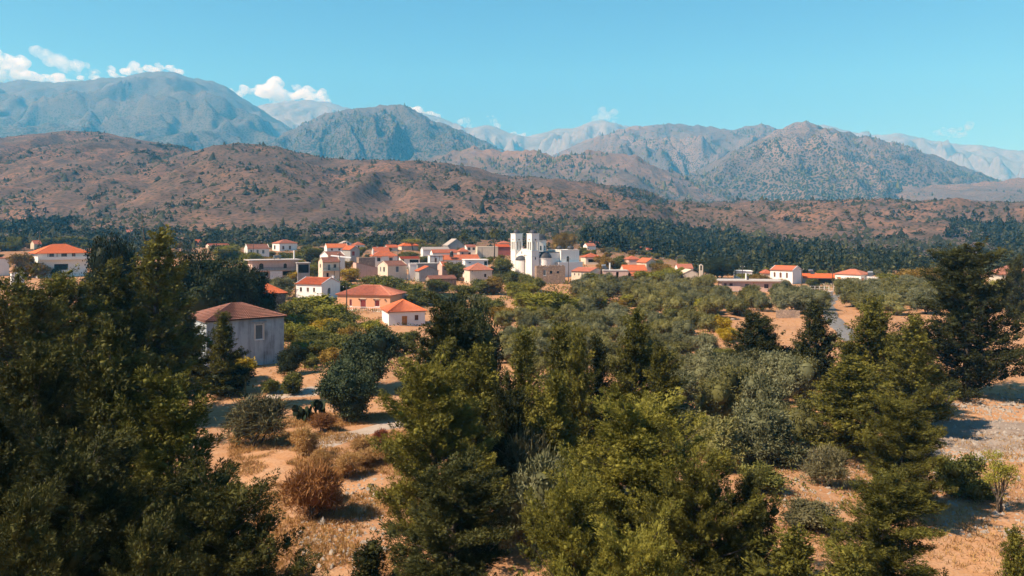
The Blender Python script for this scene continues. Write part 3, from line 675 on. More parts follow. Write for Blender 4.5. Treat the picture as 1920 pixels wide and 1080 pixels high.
for u in (.49, .75): MB().box(w_*u-.8, w_*u+.8, -.12, -.003, hz_-1.02, hz_-.88).build('lintel', M['cream'], ph[0])
t_ = MB().box(.3*w_, w_+3.2, -4.5, -.3, -.8, -.05); t_.build('terrace', M['cream'], ph[0])
rl = MB()
for i in range(25): rl.box(.3*w_+i*(.7*w_+3.2)/24.2, .3*w_+i*(.7*w_+3.2)/24.2+.06, -4.45, -4.37, -.04, .9)
rl.box(.3*w_, w_+3.2, -4.5, -4.32, .901, .98); rl.build('railing', M['trim'], ph[0])
house('low grey rendered outbuilding against the peach house', 733, 737, 764, 'L', 555, 553, 178, 15, 'flat', 'greyp', 'concrete', d=6, cat='outbuilding', name='outbuilding', ov=.1)
house('small white house with bright orange hipped roof and orange framed door', 727, 729, 797, 'L', 584, 563, 143, 10, 'hip', 'bright', 'roofnew', [('F',753,764,593,611,'d','orangewood'),('F',777,785,592,603,'s','brownwood')], phrase='the orange roofed white house', d=8)

# --- far left
vl = house('white two storey villa with wide orange two tier hipped roof', 66, 71, 152, 'L', 474, 458, 290, 10, 'hip', 'bright', 'roofnew',
      [('F',89,97,475,487,'w','brownwood'),('F',108.5,118,475,487,'w','brownwood'),('F',126,132,476,485,'w','brownwood'),('F',97,120,496,507.5,'o','dark')], phrase='the white villa', d=13, ov=1.0)
w_, hz_ = vl[1], vl[3]
MB().box(-.3, w_+3.6, -2.0, -.003, zat(487.5,290)-gz1(xat(110,290),295)-.25, zat(487.5,290)-gz1(xat(110,290),295)).build('balcony', M['trim'], vl[0])
m = MB(); zb_ = zat(487.5,290)-gz1(xat(110,290),295); m.box(-.3, w_+3.6, -2.0, -1.85, zb_+.002, zb_+.95); m.box(w_+3.45, w_+3.6, -1.848, 0, zb_+.002, zb_+.95); m.build('parapet', M['bright'], vl[0])
for u in (.18, .36, .7, .93): MB().box(w_*u-.12, w_*u+.12, -1.75, -1.5, zb_+.001, hz_-.25).build('column', M['brownwood'], vl[0])
house('low white building at the far left edge', -14, -12, 12, 'L', 485, 483, 300, 12, 'flat', 'white', 'roof', d=8)
house('plain white garden wall block in front of the white villa', 20, 22, 42, 'L', 514, 513, 240, 10, 'flat', 'white', 'concrete', d=2.5, cat='wall', name='garden_wall', ov=.05)
house('small house with red roof behind the white villa', 62, 64, 76, 'L', 457, 451, 420, 15, 'gx', 'cream', 'roof', d=7)
house('tiny far roof among the trees above the dark pines', 236, 238, 252, 'L', 436, 431, 560, 15, 'gx', 'pinkish', 'roofpink', d=7)
house('long low terracotta roof behind the yellow trees', 390, 392, 428, 'L', 461, 457, 430, 15, 'gx', 'cream', 'roof', d=7, ov=.5)
house('small red roof peeping above the dark tree', 366, 367, 377, 'L', 455, 449, 470, 15, 'gx', 'cream', 'roof', d=6)

# --- left half of the village
fl = house('long flat roofed house with pale pink upper floor and shaded ground floor', 467, 473, 557, 'L', 489, 487, 265, 10, 'flat', 'pinkish', 'slab',
      [('F',485,493,494,505,'w','brownwood',1),('F',529.5,535.5,495,504.5,'w','brownwood',1),('F',484,502,510.5,518,'o','dark'),('F',528,552,510,518,'o','dark')], phrase='the long flat roofed house', d=9, ov=1.3)
w_, hz_ = fl[1], fl[3]; zb_ = hz_-(506.5-489)/F*265
MB().box(-.8, w_+.8, -1.6, -.003, zb_-.2, zb_).build('balcony', M['slab'], fl[0])
m = MB(); 
for i in range(34): m.box(-.7+i*(w_+1.4)/33.2, -.66+i*(w_+1.4)/33.2, -1.56, -1.52, zb_+.002, zb_+.85)
m.box(-.75, w_+.75, -1.58, -1.5, zb_+.851, zb_+.92); m.build('railing', M['darkmetal'], fl[0])
MB().box(w_*.36, w_*.62, -1.9, -1.75, -.5, zb_-.5).build('sheet_panel', M['awning'], fl[0])
MB().tube([(w_*.93, 2, hz_+.3), (w_*.93, 2, hz_+3.6)], .25, 8).build('chimney', M['white'], fl[0])
t_ = empty('water_tank', (0,0,0)); t_.matrix_world = fl[0].matrix_basis @ Matrix.Translation((w_*.57, 3, hz_+.281)); tag(t_, 'dark water tank on a frame on the long flat roof', 'tank')
MB().box(-1.2,1.2,-.6,.6,.55,1.5).build('tank', M['greywood'], t_)
for x in (-1, 1): MB().box(x*1.05-.05, x*1.05+.05, -.5, .5, 0, .548).build('leg', M['darkmetal'], t_)
cp = house('open dark carport beside the long flat roofed house', 557, 558, 580, 'L', 494, 493, 268, 8, 'flat', 'greyp', 'slab', [('F',559.5,578.5,496,512,'o','dark')], d=6, cat='carport', name='carport', ov=.3)
house('white house with parapet gables and three shutters', 458, 464, 503, 'L', 466, 458, 360, 18, 'gx', 'bright', 'roofold', [('F',469,473,468.5,475,'s','greywood'),('F',480,484,468.5,476,'s','greywood'),('F',490,494.5,469,476,'s','greywood')], phrase='the three shutter house', gtrim='white')
house('white house with brick red hipped roof on the upper left of the village', 511, 524, 556, 'L', 456, 449.5, 410, 25, 'hip', 'bright', 'roofpink', [('L',514,517,460,468,'w','greywood'),('F',529,533,461,468,'s','brownwood'),('F',541,545,461,468,'s','brownwood')], phrase='the upper hipped house')
house('white house with long bright orange gable roof at the village top', 608, 613, 652, 'L', 464, 457, 390, 18, 'gx', 'white', 'roofnew', [('F',620,624,466,470,'w','brownwood'),('F',634,638,466,470,'w','brownwood')], phrase='the long orange roof', gtrim='cream')
house('grey gable ended house with dark red double door', 646, 657, 674, 'L', 468, 461, 345, 28, 'gy', 'greyp', 'roof', [('F',660,665.5,471,479.5,'d','redwood')], phrase='the grey gable with red door', d=8)
house('white gable poking up behind the long orange roof', 636, 640, 661, 'L', 458, 452, 440, 20, 'gy', 'bright', 'slab', d=6)
house('small house with red pyramid roof on the skyline of the village', 663, 667, 683, 'L', 459, 454, 430, 20, 'hip', 'white', 'roof', [('F',671,674,461,465,'w','brownwood')], d=7)
house('white gabled house with weathered tiles and pale awning', 596, 615, 646, 'L', 480, 472, 300, 28, 'gx', 'bright', 'roofold', [('F',622,627,486,493,'w','greywood')], phrase='the awning house', gtrim='white', d=7)
aw = empty('awning', (xat(636,297), 297, gz1(xat(636,297),297)), -.1+.2); tag(aw, 'pale cloth awning stretched from the weathered tile house', 'awning')
za = zat(480,297)-aw.location.z
MB().add([(-3.5,0,za),(4.6,-.2,za-.9),(4.6,2,za-.5),(-3.5,2.2,za+.4),(-3.5,0,za-.05),(4.6,-.2,za-.95),(4.6,2,za-.55),(-3.5,2.2,za+.35)], [(0,1,2,3),(7,6,5,4),(0,4,5,1),(1,5,6,2),(2,6,7,3),(3,7,4,0)]).build('canopy', M['awning'], aw)
for x in (-3.2, 4.3): MB().tube([(x,.3,0),(x,.3,za-.1 if x < 0 else za-1.0)], .06, 5).build('post', M['darkmetal'], aw)
oh = house('old two storey house with rough stone base and iron balcony', 597, 605, 637, 'L', 491, 483, 258, 22, 'gx', 'cream', 'roofold', [('F',614,619.5,496,507,'d','greywood'),('F',625,630,496,503,'w','greywood'),('L',599.5,602,495,503,'s','brownwood'),('F',612,617,512,520,'o','dark')], phrase='the old balcony house', gtrim='cream')
w_, hz_ = oh[1], oh[3]; zb_ = hz_-(507.5-491)/F*258
MB().box(-.1, w_+.1, -1.3, -.003, zb_-.16, zb_).build('balcony', M['concrete'], oh[0])
m = MB()
for i in range(20): m.box(i*w_/19.2, i*w_/19.2+.04, -1.27, -1.23, zb_+.002, zb_+.9)
m.box(0, w_, -1.3, -1.2, zb_+.901, zb_+.96); m.build('railing', M['darkmetal'], oh[0])
bw = house('white house with orange hipped roof and two red awninged windows', 697, 699, 745, 'L', 480, 469, 330, 8, 'hip', 'bright', 'roof', [('F',707,713,483,490,'w','greywood'),('F',729.5,736,483,491,'w','greywood')], phrase='the red awning house', d=9, chimney=[(.05,.3,1.2,.3)])
for p0, p1 in ((706,715), (728,738)):
    u0, u1 = (p0-699)/46*bw[1], (p1-699)/46*bw[1]; z_ = bw[3]-.45
    MB().add([(u0,-.003,z_+.25),(u1,-.003,z_+.25),(u1,-.8,z_-.1),(u0,-.8,z_-.1),(u0,-.003,z_+.17),(u1,-.003,z_+.17),(u1,-.8,z_-.18),(u0,-.8,z_-.18)], [(3,2,1,0),(4,5,6,7),(0,1,5,4),(1,2,6,5),(2,3,7,6),(3,0,4,7)]).build('awning', M['roofpink'], bw[0])
house('orange roof rising behind the red awning house', 699, 701, 730, 'L', 471, 463.5, 352, 10, 'gx', 'bright', 'roof', d=6, chimney=[(.3,.5,.8,.3),(.75,.5,.8,.3)])
ax = house('white annex with red canopied porch beside the red awning house', 749, 751, 787, 'L', 485, 481, 322, 8, 'lean', 'bright', 'roof', [('F',753.5,757.5,486,494,'w','greywood'),('F',768,785,487,496,'o','dark')], d=5)
house('rough beige stone block without roof', 671, 673, 703, 'L', 484, 483, 318, 12, 'flat', 'stone', 'stone', d=5, cat='stone building', name='stone_block', ov=.02)
house('white walled house with steep orange roof sloping to the right', 666, 668, 708, 'L', 503, 492, 285, 12, 'leanR', 'pinkish', 'roof', d=6, ov=.25)
bg_ = house('beige gable ended house with brown tiled roof', 708, 727, 763, 'L', 498, 489.5, 275, 35, 'gx', 'cream', 'roofold', [('L',712,714.5,501,510,'d','greywood'),('L',718.5,721.5,501,510,'w','greywood'),('F',742,748,500,511,'s','greywood')], phrase='the beige gabled house', gtrim='cream', d=6.5)
wt = house('little white tower with toothed parapet', 767, 768, 781, 'L', 496, 495, 280, 8, 'flat', 'bright', 'bright', d=2.8, cat='tower', name='tower', ov=.1)
m = MB(); w_ = wt[1]
for i in range(5): m.box(-.1+i*(w_+.2-.4)/4, .3+i*(w_+.2-.4)/4, -.1, .12, wt[3]+.282, wt[3]+.75)
m.build('battlement', M['bright'], wt[0])
house('grey concrete block behind the little white tower', 781, 783, 822, 'L', 495, 494, 288, 10, 'flat', 'greyp', 'concrete', d=6)
house('grey gabled shed with one orange roof slope', 780, 786, 822, 'L', 508, 499, 272, 15, 'gy', 'greyp', 'roof', d=6, gtrim=None, phrase='the grey gabled shed')
pg = house('house with wooden pergola balcony and white wall', 804, 806, 830, 'L', 480, 479, 305, 10, 'flat', 'white', 'slab', [('F',815,819,484,493,'d','brownwood')], d=5, ov=.1)
m = MB(); w_, hz_ = pg[1], pg[3]
for u in (0, .33, .66, 1): m.box(w_*u-.08, w_*u+.08, -2.2, -2.04, 0, hz_); m.box(w_*u-.06, w_*u+.06, -2.2, 0, hz_+.002, hz_+.14)
m.box(-.1, w_+.1, -2.25, -2.0, hz_-.2, hz_-.002); m.box(-.1, w_+.1, -2.2, -2.06, hz_-2.2, hz_-2.05); m.build('pergola', M['brownwood'], pg[0])
house('long terrace of orange roofs in the village centre', 820, 824, 900, 'L', 487, 478, 318, 10, 'gx', 'white', 'roof', d=8, phrase='the long terrace roof', gtrim=None)
house('narrow beige house with white corner and orange roof', 824, 829, 845, 'L', 498, 491, 282, 18, 'gx', 'pinkish', 'roof', [('F',833,836,501,507,'w','brownwood')], d=6, gtrim='white')
house('white flat roofed house with dark side opening', 868, 872, 915, 'L', 488, 487, 288, 10, 'flat', 'bright', 'bright', [('F',879,883,491.5,493.5,'w','greywood'),('F',908,914,490,498,'o','dark')], phrase='the white flat roofed house', d=6, ov=.25)
t_ = empty('water_tank', (xat(846,318), 320, zat(478,318))); tag(t_, 'round black water tank on the long terrace roof', 'tank')
MB().lathe([(0,0),(.75,0),(.78,.2),(.78,1.2),(.6,1.5),(.2,1.6),(0,1.62)], 14).build('tank', M['tank'], t_); MB().box(-.8,.8,-.8,.8,-.9,-.003).build('stand', M['darkmetal'], t_)
house('square beige house with tan pyramid roof in front of the white flat roof', 877, 881, 923, 'L', 506, 493.5, 262, 14, 'hip', 'cream', 'roofpink', [('F',908,912,514,520,'w','brownwood'),('F',885,887,507.5,509.5,'w','greywood')], phrase='the square beige house', d=8.5)
house('roofless old stone house with crumbling faded tiles below the shed', 800, 806, 856, 'L', 523, 517, 238, 15, 'gx', 'stone', 'roofold', d=5.5, phrase='the old faded roof')
# back of the centre
house('white low gabled hall behind the long terrace', 790, 793, 843, 'L', 468, 463.5, 375, 10, 'gx', 'white', 'slab', d=7, cat='hall', name='hall')
house('low orange roof between the white hall and the palms', 808, 811, 857, 'L', 474, 468, 355, 10, 'gx', 'white', 'roof', d=7)
house('big plain grey gabled barn near the palms', 836, 840, 872, 'L', 460, 448, 430, 14, 'gy', 'greyp', 'slab', d=12, cat='barn', name='barn', phrase='the grey barn')
house('orange hipped roof under the umbrella tree', 750, 753, 787, 'L', 461, 453.5, 430, 14, 'hip', 'cream', 'roofnew', d=9, phrase='the umbrella tree')
house('little orange roof right of the grey gabled house', 724, 726, 746, 'L', 464, 459, 420, 12, 'gx', 'cream', 'roof', d=7)
house('white two storey house with red roof behind the palm trunk', 872, 875, 894, 'L', 463, 459, 385, 12, 'gx', 'bright', 'roofpink', [('F',877,882,464,469,'w','greywood'),('F',886,891,464,469,'w','greywood'),('F',878,883,473,477,'o','dark')], d=8)
house('small cottage with orange pyramid roof by the first palm', 859, 862, 878, 'L', 471, 465, 372, 14, 'hip', 'pinkish', 'roof', [('F',866,869,473,477,'w','greywood')], d=6)
house('long pale windowless wall building beside the second palm', 893, 895, 934, 'L', 463.5, 463, 380, 8, 'flat', 'cream', 'cream', d=8, cat='building', name='long_building', ov=.05)
house('dusky red house with orange roof beside the church', 929, 931, 957, 'L', 463, 458, 392, 10, 'lean', 'redwall', 'roofnew', d=6, phrase='the dusky red house')
house('orange hipped roof above the dusky red house', 934, 937, 957, 'L', 456, 452, 415, 12, 'hip', 'cream', 'roofpink', d=7)

# --- right of the church
house('cream house with red gabled roof and grey end wall below the church', 1071, 1107, 1132, 'R', 509, 502, 268, 28, 'gx', 'cream', 'roofpink', [('F',1076,1078.5,513,518,'s','brownwood'),('F',1084,1086.5,513,518,'s','brownwood'),('F',1090,1093,512,518,'w','trim'),('F',1100,1103,513,518.5,'s','brownwood'),('R',1111,1115,512,516,'w','greywood')], phrase='the cream house')
house('low white flat roofed house with tall chimney', 1129, 1131, 1177, 'L', 508, 507, 272, 6, 'flat', 'pinkish', 'slab', [('F',1155,1160,510,521,'o','dark')], phrase='the tall chimney house', d=6, ov=.15, chimney=[(.3,.5,2.6,.22)])
heater((xat(1136,272), 276, zat(507,272)+.28), 'solar water heater on the flat roof with the tall chimney', .5)
house('house with bright orange gable roof and dark end wall', 1162, 1170, 1213, 'L', 507, 497, 285, 16, 'gx', 'cream', 'roofnew', phrase='the bright orange gable', d=6)
house('lower orange roof in front of the bright orange gable', 1180, 1184, 1221, 'L', 517, 510, 272, 14, 'gx', 'greyp', 'roofnew', d=5)
house('beige gabled house with orange roof half hidden by an oak', 1198, 1212, 1232, 'L', 492, 484, 318, 32, 'gy', 'cream', 'roof', [('F',1217,1221,496,501,'w','brownwood')], d=8, phrase='the beige oak house')
house('beige house with orange hipped roof and shaded veranda', 1094, 1098, 1128, 'L', 482, 475.5, 345, 15, 'hip', 'cream', 'roof', [('F',1103,1122,486,492,'o','dark')], d=9)
house('house with orange hipped roof standing behind the veranda house', 1175, 1179, 1199, 'L', 486, 480, 345, 15, 'hip', 'pinkish', 'roof', d=8)
house('far white cottage with red roof at the wood edge', 1097, 1101, 1117, 'L', 461, 456, 440, 24, 'gx', 'bright', 'roofpink', d=6)
house('far red roofed cottage right of the white cottage', 1104, 1107, 1123, 'L', 458, 453, 470, 14, 'gx', 'cream', 'roof', d=6)
house('far pale cottage in the dark wood', 1122, 1125, 1136, 'L', 456, 451, 500, 14, 'gx', 'bright', 'roofpink', d=6)
house('tiny pale cottage deep in the pines', 1190, 1192, 1205, 'L', 467, 463, 480, 14, 'gx', 'cream', 'roofpink', d=6)
house('tiny orange roofed cottage deep in the pines', 1211, 1213, 1226, 'L', 469, 465, 480, 14, 'gx', 'pinkish', 'roof', d=6)
house('white house with brown roof left of the chapel', 1268, 1271, 1299, 'L', 503, 495, 330, 12, 'gx', 'white', 'roofpink', d=7, phrase='the brown roof by the chapel')
# chapel with bell gable
ch = house('small white chapel with a rounded gable', 1280, 1283, 1308, 'L', 512, 505, 285, 18, 'gy', 'cream', 'cream', d=7, cat='chapel', name='chapel', phrase='the white chapel')
bt = empty('bell_gable', (xat(1314.5,295), 295, gz1(xat(1314.5,295),295))); tag(bt, 'narrow white bell gable beside the chapel', 'bell tower')
zt = zat(495.5,295)-bt.location.z; zb_ = zat(507,295)-bt.location.z
m = MB(); m.box(-.75,.75,-.3,.3,-1,zb_); m.box(-.75,-.4,-.3,.3,zb_+.002,zt-.5); m.box(.4,.75,-.3,.3,zb_+.002,zt-.5); m.add([(-.8,-.3,zt-.498),(.8,-.3,zt-.498),(0,-.3,zt+.1),(-.8,.3,zt-.498),(.8,.3,zt-.498),(0,.3,zt+.1)], [(0,1,2),(5,4,3),(0,3,4,1),(1,4,5,2),(2,5,3,0)]); m.build('wall', M['cream'], bt)
MB().lathe([(0,.5),(.1,.48),(.18,.3),(.22,.1),(.3,0),(0,0)], 10, (0,0,zb_+.6)).build('bell', M['darkmetal'], bt)
lw = house('long low flat roofed house with pale pink balcony', 1346, 1353, 1462, 'L', 527, 525, 232, 8, 'flat', 'pinkish', 'slab', [('F',1357.5,1362,531,536,'w','redwood'),('F',1367,1373,531,536,'w','redwood'),('F',1395,1403,532,539,'w','greywood'),('F',1429,1437,532,540,'w','redwood')], phrase='the long low house', d=8, ov=.9)
w_, hz_ = lw[1], lw[3]; zb_ = hz_-(545-527)/F*232
MB().box(-.4, w_*.3, -1.7, -.003, max(zb_, .2)-.2, max(zb_, .2)).build('balcony', M['slab'], lw[0]); MB().box(-.4, w_*.3, -1.7, -1.55, max(zb_, .2)+.002, hz_-1.5).build('parapet', M['pinkish'], lw[0])
MB().tube([(w_*.43, 3, hz_+.2),(w_*.43, 3, hz_+2.4)], .22, 8).build('chimney', M['white'], lw[0]); MB().tube([(w_*.46, 3, hz_+.2),(w_*.46, 3, hz_+1.6)], .3, 8).build('vent_pipe', M['darkmetal'], lw[0])
house('tall white two storey house with orange gable roof and arched brown windows', 1446, 1486, 1503, 'R', 507, 499, 262, 26, 'gx', 'white', 'roofnew',
      [('F',1452,1456,511.5,521,'s','brownwood',1),('F',1462.5,1467,511.5,522,'s','brownwood',1),('F',1474,1478,511.5,522,'s','brownwood',1),('F',1462,1468,529,538,'d','brownwood')], phrase='the tall arched window house', gtrim='trim')
house('orange roof showing left of the tall arched window house', 1430, 1432, 1447, 'L', 512, 506, 300, 12, 'hip', 'cream', 'roof', d=7)
house('white flat roofed block behind the long low house', 1378, 1380, 1409, 'L', 509, 507, 300, 8, 'flat', 'white', 'white', d=7, ov=.3)
house('long orange roofed farmhouse with dark porch between two white houses', 1503, 1506, 1570, 'L', 520, 513, 268, 10, 'gx', 'greyp', 'roofnew', [('F',1515,1521,522,530,'w','greywood'),('F',1532,1562,522.5,531,'o','dark')], phrase='the long farmhouse', d=7, ov=.6)
heater((xat(1528,268), 271, zat(515,268)), 'solar water heater on the long farmhouse roof', .2)
wv = house('white house with hipped terracotta roof and three brown windows', 1569, 1614, 1632, 'R', 515, 505.5, 258, 26, 'hip', 'bright', 'roofpink',
      [('F',1574,1579.5,521,528.5,'s','orangewood'),('F',1589.5,1594.5,521,531,'s','brownwood'),('F',1605,1611,521,530,'s','orangewood'),('R',1616,1619.5,521,528,'s','orangewood'),('R',1624,1628,521.5,528,'w','greywood')], phrase='the white hipped villa')
house('small white cube annex with railing beside the white hipped villa', 1626, 1628, 1645, 'L', 521, 520, 256, 8, 'flat', 'bright', 'bright', d=4, ov=.05)
heater((xat(1636,257), 258.5, zat(520,256)+.28), 'solar water heater on the small white annex', -.3)
house('cream house with dark red pyramid roof at the right edge', 1866, 1874, 1932, 'L', 514, 495, 215, 14, 'hip', 'cream', 'roofold', [('F',1884,1890,516,522,'w','brownwood')], phrase='the right edge house', d=11)

# --- ruin in front of the church
rn = house('roofless stone ruin with three gaping openings before the church', 1004, 1006, 1060, 'L', 501, 500, 262, 8, 'flat', 'stone', 'stone', [('F',1018.5,1024,506.5,517,'s','greywood'),('F',1031,1036,508,513.5,'o','dark'),('F',1044.5,1048.5,508.5,513,'o','dark')], d=5, cat='ruin', name='ruin', ov=.03, phrase='the stone ruin')
m = MB(); r_ = random.Random(3); w_ = rn[1]
for i in range(26):
    x = r_.uniform(0, w_-.5); m.box(x, x+r_.uniform(.25,.6), .02, .4, rn[3]+.283, rn[3]+.283+r_.uniform(.08,.5))
m.build('broken_top', M['stone'], rn[0])

# ------------------------------------------------------------------ church
def church():
    Y = 290.0; pxC = 997.0; ar = math.radians(34); az = math.atan((pxC-960)/F); a = ar-az
    g = gz1(xat(1015,300), 305); root = empty('church', (xat(pxC, Y), Y, g), a); tag(root, 'large white church with twin bell towers and dark lead domes', 'church')
    LAND.append((1015, 490, 'the church')); FOOT.append((xat(1015,300), 302, 15))
    k = Y/F; Z = lambda py, dy=0: zat(py, Y+dy)-g
    W, B, T = M['bright'], M['white'], M['trim']
    ts = 16.6*k; sep = 12.0          # tower side; spacing of tower corners along the west front
    def tower(y0, top, nm_lab):
        t = MB(); zt = Z(438.5); zc = Z(471); rec = []
        for f in 'FRBL':
            rects = [(ts*.17, ts*.42, zc+.35, Z(453), 1), (ts*.58, ts*.83, zc+.35, Z(453), 1)]
            wall_face(t, f, ts, ts, -1, zt, rects, 0.35)
        t.add([(0,0,zt),(ts,0,zt),(ts,ts,zt),(0,ts,zt)], [(0,1,2,3)]); t.add([(.05,.05,zc+.3),(ts-.05,.05,zc+.3),(ts-.05,ts-.05,zc+.3),(.05,ts-.05,zc+.3)], [(0,1,2,3)])
        o = t.build('bell_tower', W, root); o.location = (0, y0, 0)
        c = MB(); 
        for zz, e in ((zc, .10), (zt, .16), (Z(482), .07)): c.box(-e, ts+e, -e, ts+e, zz+.003, zz+.22)
        c.build('cornice', T, o)
        for f in 'FL':
            u = fpt(f, ts, ts, ts/2, Z(449.5), .02); cc = MB(); cc.lathe([(0,0),(.26,0),(.3,.04),(.3,.09)], 12)
            ro = Matrix.Rotation(math.pi/2, 4, 'X') if f == 'F' else Matrix.Rotation(-math.pi/2, 4, 'Y')
            ob = cc.build('round_window', M['dark'], o); ob.matrix_local = Matrix.Translation(u) @ ro
        dm = MB().lathe([(ts*.42, 0), (ts*.42, .25), (ts*.40, .62), (ts*.34, 1.0), (ts*.24, 1.32), (ts*.12, 1.5), (0, 1.55)], 18, (ts/2, ts/2, zt+.223)); dm.build('dome', M['lead'], o, True)
        cr = MB(); cr.box(ts/2-.04, ts/2+.04, ts/2-.04, ts/2+.04, zt+1.77, zt+2.7); cr.box(ts/2-.3, ts/2+.3, ts/2-.038, ts/2+.038, zt+2.3, zt+2.38); cr.build('cross', M['darkmetal'], o)
        wq = MB(); wq.box(ts*.44, ts*.56, -.03, .02, Z(487), Z(482.5)); wq.build('slit_window', M['dark'], o)
    tower(0.0, 438, 'near'); tower(sep, 440, 'far')
    depth = sep+ts
    # nave body behind the towers
    Lx = 86/math.cos(ar)*k*1.06
    nb = MB(); z1 = Z(473.5, 6); wall_face(nb, 'F', Lx-ts, depth-1, -1, z1, []); wall_face(nb, 'R', Lx-ts, depth-1, -1, z1, []); wall_face(nb, 'L', Lx-ts, depth-1, -1, z1, []); wall_face(nb, 'B', Lx-ts, depth-1, -1, z1, [])
    nv = nb.build('nave', W, root); nv.location = (ts*.6, .5, 0)
    MB().box(-.15, Lx-ts+.15, -.15, depth-1+.15, z1+.003, z1+.3).build('roof', M['lead'], nv)
    # west front: gabled wall between the towers with porch apse
    wf = MB(); za, zp = Z(478), Z(466.5, 5); y0, y1 = ts+.01, sep-.01
    wf.add([(.4,y0,-1),(.4,y1,-1),(.4,y1,za),(.4,(y0+y1)/2,zp),(.4,y0,za),(6,y0,za),(6,(y0+y1)/2,zp),(6,y1,za)], [(4,3,2,1,0),(4,5,6,3),(3,6,7,2)])
    w = wf.build('west_front', W, root)
    vg = MB(); vg.tube([(.35,y0,za+.05),(.35,(y0+y1)/2,zp+.08)], .16, 4); vg.tube([(.35,y1,za+.05),(.35,(y0+y1)/2,zp+.08)], .16, 4); vg.build('verge', T, w)
    yc = (y0+y1)/2; pr = 2.5; zq = Z(488, 4)
    MB().lathe([(pr,-1),(pr,zq)], 16, (.4,yc,0), math.pi/2, 3*math.pi/2).build('porch_apse', W, root)
    MB().lathe([(pr+.15,0),(pr+.12,.3),(pr*.92,.85),(pr*.7,1.4),(pr*.4,1.75),(0,1.9)], 16, (.4,yc,zq+.003), math.pi/2, 3*math.pi/2).build('porch_dome', M['lead'], root, True)
    MB().box(.30,.38,yc-.2,yc+.2,Z(476,5),Z(471.5,5)).build('gable_window', M['dark'], w)
    # south apse with half dome
    ax = 31*k; r = 12.6*k/1.0; zq = Z(484); 
    MB().lathe([(r,-1),(r,zq)], 20, (ax,.4,0), math.pi, 2*math.pi).build('south_apse', W, root)
    MB().lathe([(r+.18,0),(r+.15,.35),(r*.95,.9),(r*.8,1.6),(r*.55,2.2),(r*.28,2.5),(0,2.6)], 24, (ax,.4,zq+.003), math.pi, 2*math.pi).build('apse_dome', M['lead'], root, True)
    MB().lathe([(r+.02,0),(r+.22,.02),(r+.22,.2),(r+.02,.22)], 20, (ax,.4,zq-.22), math.pi, 2*math.pi).build('apse_cornice', T, root)
    # east block with two small domes
    ex0, ex1 = Lx*.60, Lx; zt = Z(469.5, 8); 
    eb = MB(); px2u = lambda p: (p-997)/math.cos(ar)*k*1.035-ex0
    rw = (px2u(1060.5), px2u(1065.5), Z(490.5,10), Z(480,10), 1)
    wall_face(eb, 'F', ex1-ex0, 9.5, -1, zt, [rw]); wall_face(eb, 'R', ex1-ex0, 9.5, -1, zt, []); wall_face(eb, 'L', ex1-ex0, 9.5, -1, zt, []); wall_face(eb, 'B', ex1-ex0, 9.5, -1, zt, [])
    e = eb.build('east_block', W, root); e.location = (ex0, -.6, 0); opening(e, 'F', ex1-ex0, 9.5, rw[:4], 'w', 'greywood')
    MB().box(-.15, ex1-ex0+.15, -.15, 9.65, zt+.003, zt+.25).build('roof', W, e)
    for u, v, rr in ((.38, 6.0, 1.15), (.78, 3.2, 1.45)):
        MB().lathe([(rr*.8,0),(rr*.8,.35),(rr,.36),(rr,.55),(rr*.93,.9),(rr*.72,1.25),(rr*.4,1.5),(0,1.6)], 18, ((ex1-ex0)*u, v, zt+.253)).build('small_dome', M['lead'], e, True)
        MB().tube([((ex1-ex0)*u, v, zt+1.8), ((ex1-ex0)*u, v, zt+2.5)], .05, 4).build('finial', M['darkmetal'], e)
    lb = MB(); zl = Z(491, 9); lx0, lx1 = Lx*.50, Lx+.5
    rl = ((1072-997)/math.cos(ar)*k*1.035-lx0, (1077-997)/math.cos(ar)*k*1.035-lx0, Z(515,9), Z(502.5,9), 1)
    wall_face(lb, 'F', lx1-lx0, 2.2, -1, zl, [rl]); wall_face(lb, 'R', lx1-lx0, 2.2, -1, zl, []); wall_face(lb, 'L', lx1-lx0, 2.2, -1, zl, []); lb.add([(0,0,zl),(lx1-lx0,0,zl),(lx1-lx0,2.2,zl),(0,2.2,zl)], [(0,1,2,3)])
    l = lb.build('side_aisle', W, root); l.location = (lx0, -2.2, 0); opening(l, 'F', lx1-lx0, 2.2, rl[:4], 'w', 'greywood')
    # octagonal drum and main dome
    dr = 2.9; cxu, cyu = 8.3, 6.8; zd0, zd1 = z1+.3, Z(449.5, 9)
    MB().lathe([(dr,-.2),(dr,zd1-zd0)], 8, (cxu, cyu, zd0)).build('drum', W, root)
    MB().lathe([(dr+.15,0),(dr+.2,.02),(dr+.2,.25),(dr*.97,.3),(dr*.93,1.0),(dr*.75,1.7),(dr*.45,2.2),(0,2.4)], 20, (cxu, cyu, zd1-.0)).build('main_dome', M['lead'], root, True)
    for q in range(8):
        an = math.pi/8+q*math.pi/4; rr = dr*math.cos(math.pi/8)+.012
        m = MB().box(-.28,.28,-.03,.03,.6,2.4); o = m.build('drum_window', M['glass'], root); o.location = (cxu+rr*math.cos(an), cyu+rr*math.sin(an), zd0); o.rotation_euler = (0,0,an+math.pi/2)
church()

